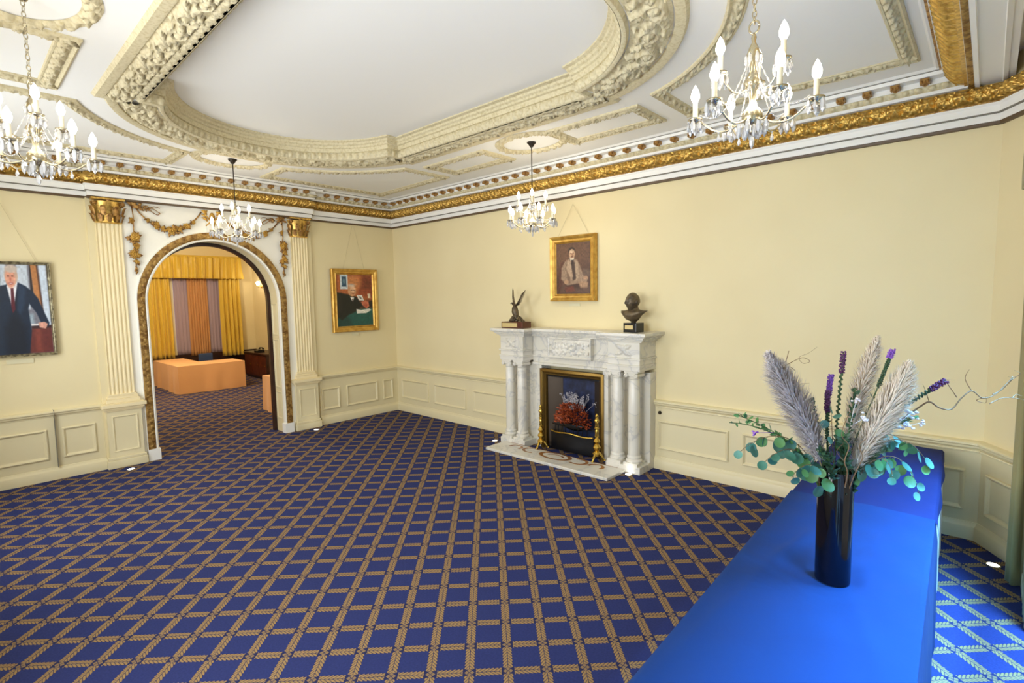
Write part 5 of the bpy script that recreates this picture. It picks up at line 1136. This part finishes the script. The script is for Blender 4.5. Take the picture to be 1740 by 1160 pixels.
willow(smooth([W(.02, 1.0)]  + [U(1432, 800), U(1470, 745), U(1500, 716)] + [U(a, b) for a, b in ((1520, 712), (1545, 695), (1563, 685), (1580, 695), (1600, 698), (1615, 680), (1632, 668), (1650, 680), (1670, 675), (1690, 655), (1698, 645))]),
    [T([(1632, 668), (1624, 648), (1625, 632)]), T([(1615, 680), (1600, 655), (1590, 650), (1606, 650)], .02), T([(1650, 680), (1645, 685), (1655, 688), (1652, 676)]), T([(1655, 688), (1680, 680), (1700, 680), (1718, 686)], -.02), T([(1690, 655), (1705, 648), (1709, 640), (1695, 634)]), T([(1670, 675), (1690, 668), (1700, 650), (1690, 645)], .01), T([(1563, 685), (1560, 668), (1550, 655)]), T([(1700, 680), (1710, 676), (1714, 678)])],
    'long twisted willow branch reaching right across the corner of the room')
willow(smooth([W(-.02, 1.0), U(1396, 800, .06), U(1375, 730, .08), U(1350, 660, .08), U(1335, 630, .08), U(1342, 616, .08), U(1346, 600, .08)]),
    [T([(1340, 626), (1358, 618), (1370, 612), (1380, 618), (1372, 622), (1366, 612), (1378, 604), (1392, 594)], .08), T([(1350, 660), (1370, 658), (1382, 656)], .08), T([(1358, 634), (1350, 628), (1342, 640)], .08)],
    'twisted willow branch showing behind the tip of the grey plume', .0035)
willow(smooth([W(0, 1.0), U(1412, 800, -.08), U(1402, 770, -.10), U(1408, 745, -.10), U(1396, 728, -.10), U(1404, 705, -.09), U(1414, 690, -.08)]),
    [T([(1402, 770), (1392, 755), (1398, 740), (1388, 735)], -.10)], 'pale curly willow twig in front of the dark leaves above the vase', .0028)
willow(smooth([W(0.01, 1.0), U(1422, 800, -.08), U(1430, 765, -.10), U(1424, 745, -.10), U(1436, 730, -.10), U(1430, 712, -.09)]), [], 'second pale curly twig just right of the vase centre', .0024)

# ================================================================== RIGHT EDGE: CURTAIN, PELMET
def folds(mb, path, z0, z1, amp, nf, nz=20, pinch=None, th=0.0):
    Q, t, L = resample(path, False, L_ds(path, nf)); n_ = len(Q); ms = miters([Vector(p) for p in Q], False); vs = []
    for i in range(n_):
        for j in range(nz + 1):
            q = j / nz; k_ = 1 if not pinch else pinch(q); ph = t[i] / L * nf * 2 * PI
            o = amp * (math.sin(ph + .6 * math.sin(q * 3 + i * .05)) + .35 * math.sin(2.3 * ph + 2 * q)) * (.65 + .35 * q)
            c = Vector(Q[n_ // 2]); p = Vector(Q[i]); p = c + (p - c) * k_ if pinch else p
            vs.append((p.x + ms[i].x * o, p.y + ms[i].y * o, z1 + (z0 - z1) * q))
    mb.add(vs, [(a * (nz + 1) + b, a * (nz + 1) + b + 1, (a + 1) * (nz + 1) + b + 1, (a + 1) * (nz + 1) + b) for a in range(n_ - 1) for b in range(nz)]); return mb
def L_ds(path, nf): return sum(math.dist(path[i], path[i + 1]) for i in range(len(path) - 1)) / (nf * 10)
cu_ = empty('window_curtain', (8.03, -.95, 0), 0, 'long olive-beige curtain hanging to the carpet at the right edge', 'curtain')
o = folds(MB(), [(7.995, -.69), (8.03, -.735), (8.065, -.71), (8.10, -.75), (8.088, -1.0), (8.088, -1.35)], .015, 3.05, .012, 8).build('curtain_drop', 'greencurtain', cu_, smooth=True); o.location = (-8.03, .95, 0)
o.modifiers.new('thick', 'SOLIDIFY').thickness = .006
pe = empty('curtain_pelmet', (8.05, -3.0, 3.05), 0, 'gathered olive pelmet over the window at the right edge', 'pelmet')
MB().box(-.07, .06, -2.35, 2.30, .02, .14).build('pelmet_board', 'dado', pe)
o = folds(MB(), [(7.975, -.69), (7.965, -5.3)], 2.62, 3.09, .018, 26, 8).build('pelmet_fabric', 'greencurtain', pe, smooth=True); o.location = (-8.05, 3.0, -3.05)
o.modifiers.new('thick', 'SOLIDIFY').thickness = .005

# ================================================================== FLOOR SPOTS
sp = [(.275, -4.07, 'recessed floor spotlight at the foot of the left pilaster'), (.248, -1.70, 'recessed floor spotlight at the foot of the right pilaster'), (2.836, -.399, 'recessed floor spotlight left of the fireplace hearth'), (4.95, -.425, 'recessed floor spotlight right of the fireplace hearth'), (7.94, -.446, 'recessed floor spotlight by the corner beyond the table')]
s0 = None
for x, y, lb in sp:
    if s0 is None:
        s0 = empty('floor_spotlight', (0, 0, 0)); MB().lathe([(.044, .0), (.046, .003), (.036, .006), (.035, .001)], n=28).build('trim_ring', 'steel', s0, smooth=True); MB().lathe([(.035, .0005), (.035, .004), (.02, .0055)], n=24).build('lens', 'led', s0, smooth=True); o = s0
    else: o = copy_tree(s0)
    o.location = (x, y, 0); tag(o, lb, 'floor light', 'recessed floor spotlights')
    l = bpy.data.lights.new('spot_glow', 'SPOT'); l.energy = .35; l.spot_size = 2.2; l.spot_blend = .6; l.color = (1, .97, .9); l.shadow_soft_size = .03
    lo = bpy.data.objects.new('spot_glow', l); COL.objects.link(lo); lo.location = (x, y, .02); lo.rotation_euler = (PI, 0, 0)

# ================================================================== THE ROOM BEYOND THE ARCH
XB, YB = -7.4, .42
MB().box(XB - .2, XB, -5.2, -1.52, 0, 3.75).box(XB - .2, XB, -.42, YB + .2, 0, 3.75).box(XB - .2, XB, -1.52, -.42, 0, .75).box(XB - .2, XB, -1.52, -.42, 2.95, 3.75).build('wall_far', 'wall', kind='structure')
MB().box(XB, -.24, YB, YB + .2, 0, 3.75).build('wall_far_right', 'wall', kind='structure')
MB().box(XB - .2, -.24, -5.4, -5.2, 0, 3.75).build('wall_far_left', 'wall', kind='structure')
MB().box(XB - .2, -.24, -5.4, YB + .2, 3.60, 3.75).build('ceiling_far', 'wall', kind='structure')
MB().box(XB, XB + .03, -5.2, YB, 0, .66).box(XB + .03, -.24, YB - .03, YB, 0, .14).build('baseboard_far', 'darkwood', kind='structure')
wn = MB(); my2 = lambda a, b, c: (XB - .12 + c, a, b)
for a, b, c, d in ((-1.52, -1.46, .75, 2.95), (-.48, -.42, .75, 2.95), (-1.46, -.48, .75, .82), (-1.46, -.48, 2.88, 2.95), (-1.46, -.48, 1.80, 1.86), (-1.46, -.48, 1.28, 1.31), (-1.46, -.48, 2.35, 2.38), (-1.14, -1.11, .82, 2.88), (-.83, -.80, .82, 2.88)): wn.prism([(a, c), (b, c), (b, d), (a, d)], 0, .04, my2)
wn.build('window_5', 'white', kind='structure')
ct = empty('window_curtains', (XB + .1, -.95, 0), 0, 'mustard yellow curtains with valance over brown inner curtains in the far room', 'curtains')
def cur(name, path, z0, z1, amp, nf, m, sol=.006):
    o = folds(MB(), path, z0, z1, amp, nf, 16).build(name, m, ct, smooth=True); o.location = (-(XB + .1), .95, 0); o.modifiers.new('thick', 'SOLIDIFY').thickness = sol; return o
cur('curtain_drop', [(XB + .16, -2.10), (XB + .16, -1.62)], .60, 2.75, .045, 5, 'yellowdrape'); cur('curtain_drop', [(XB + .16, -.50), (XB + .16, .02)], .55, 2.75, .045, 5, 'yellowdrape')
cur('valance', [(XB + .05, -2.12), (XB + .28, -2.10), (XB + .28, .02), (XB + .05, .05)], 2.60, 3.16, .05, 14, 'yellowdrape'); MB().box(-.08, .17, -1.16, 1.0, 3.14, 3.19).build('valance_board', 'yellowdrape', ct)
cur('inner_curtain', [(XB + .07, -1.22), (XB + .07, -.76)], .62, 2.75, .018, 8, 'sheer'); cur('net_curtain', [(XB + .03, -1.52), (XB + .03, -.42)], .66, 2.75, .006, 14, 'lilac', .002)
# L-shaped draped table: two tables, each with its own cloth
def box_cloth(name, x0, x1, y0, y1, z, m, label, group=None, seed=0):
    cx_, cy_ = (x0 + x1) / 2, (y0 + y1) / 2; mb = MB(); P = []
    cor = [(x0, y0), (x1, y0), (x1, y1), (x0, y1)]
    for i in range(4):
        a, b = cor[i], cor[(i + 1) % 4]; n_ = max(6, int(math.dist(a, b) / .06))
        for k_ in range(n_): P.append((a[0] + (b[0] - a[0]) * k_ / n_, a[1] + (b[1] - a[1]) * k_ / n_))
    nz = 8; vs = []; L_ = len(P)
    for i, (x, y) in enumerate(P):
        d = Vector((x - cx_, y - cy_)).normalized()
        for q in range(nz + 1):
            t = q / nz; o = .05 * t * (.5 + .5 * math.sin(i * .9 + seed)) * (.6 + .4 * math.sin(i * .31)); vs.append((x + d.x * o - cx_, y + d.y * o - cy_, z * (1 - t) + .006 * t))
    fs = [(i * (nz + 1) + q, i * (nz + 1) + q + 1, ((i + 1) % L_) * (nz + 1) + q + 1, ((i + 1) % L_) * (nz + 1) + q) for i in range(L_) for q in range(nz)] + [tuple(i * (nz + 1) for i in range(L_))]
    mb.add(vs, fs); o = mb.build(name, m, None, smooth=True, angle=50, loc=(cx_, cy_, 0)); tag(o, label, 'tablecloth', group); return o
box_cloth('orange_tablecloth', -5.75, -5.0, -2.15, -.78, .615, 'orangecloth', 'orange cloth draped to the carpet over the table facing the arch', 'orange table covers in the far room')
box_cloth('orange_tablecloth', -6.95, -5.76, -2.15, -1.52, .612, 'orangecloth', 'orange cloth over the table wing running back to the yellow curtains', 'orange table covers in the far room', 2)
box_cloth('orange_tablecloth', -1.95, -1.40, -1.60, -1.0, .64, 'orangecloth', 'orange cloth of a table half hidden behind the right side of the arch', 'orange table covers in the far room', 3)
ch = empty('blue_chair', (-6.3, -1.18, 0), 0, 'dark blue upholstered chair tucked behind the orange table', 'chair')
bevel(MB().box(-.10, -.05, -.16, .16, .45, .74).build('backrest', 'blueobj', ch), .03, 4); bevel(MB().box(-.08, .28, -.17, .17, .38, .45).build('seat', 'blueobj', ch), .02, 3)
for sx in (-.06, .26):
    for sy in (-.15, .15): MB().tube([(sx, sy, 0), (sx, sy, .40)], .012, 8).build('leg', 'black', ch)
cb = empty('mahogany_cabinet', (-6.2, .12, 0), 0, 'low dark mahogany cabinet against the far room wall', 'cabinet')
MB().box(-.62, .75, -.22, .26, .05, .63).build('body', 'darkwood', cb); bevel(MB().box(-.65, .78, -.25, .28, .63, .67).build('top', 'darkwood', cb), .006); MB().box(-.60, .73, -.20, .26, 0, .05).build('plinth', 'black', cb)
for i in range(3):
    d_ = MB().box(-.59 + .45 * i, -.17 + .45 * i, -.235, -.22, .09, .60).build('door', 'walnut', cb); MB().ball((-.21 + .45 * i, -.245, .36), .012, 8, 6).build('knob', 'brass', d_)
ph = empty('desk_telephone', (-6.15, .02, .67), 0, 'black desk telephone on the mahogany cabinet', 'telephone')
MB().prism([(-.10, 0), (.10, 0), (.08, .05), (.0, .08), (-.10, .05)], -.09, .09, lambda a, b, c: (c, -a * -1, b)).build('base', 'black', ph)
MB().tube([(-.11, .05, .09), (-.08, .05, .11), (.08, .05, .11), (.11, .05, .09)], [.025, .018, .018, .025], 10).build('handset', 'black', ph, smooth=True)
def sconce(loc, rz, label):
    e = empty('wall_sconce', loc, rz, label, 'wall light', 'wall lights of the far room')
    MB().lathe([(.035, 0), (.04, .008), (.02, .02), (.001, .024)], n=16, axis=(0, -1, 0)).build('wall_plate', 'brass', e, smooth=True)
    MB().tube([(0, -.02, 0), (0, -.07, -.02), (0, -.10, .0), (0, -.10, .03)], .007, 8).build('arm', 'brass', e, smooth=True)
    MB().lathe([(.012, .03), (.035, .05), (.05, .09), (.045, .13), (.025, .15)], (0, -.10, 0), 18).build('glass_shade', mat('lit_glass_shade', (255, 246, 226), .3, emit=(255, 240, 208), estr=9), e, smooth=True)
    return e
sconce((-6.75, YB - .002, 2.38), 0, 'lit wall light right of the yellow curtains'); sconce((XB + .002, -2.35, 2.62), PI / 2, 'lit wall light left of the yellow curtains')
for nm, lc, pw in (('far_room_light', (-4.2, -2.6, 3.2), 190), ('far_sconce_light', (-6.7, .15, 2.6), 5)): point(nm, lc, pw, WARM, .25)
# ground outside the windows
MB().box(8.9, 16, -12, 4, -.6, -.5).box(-2, 9, -16, -6.7, -.6, -.5).build('outside_ground', 'greystone', kind='structure')
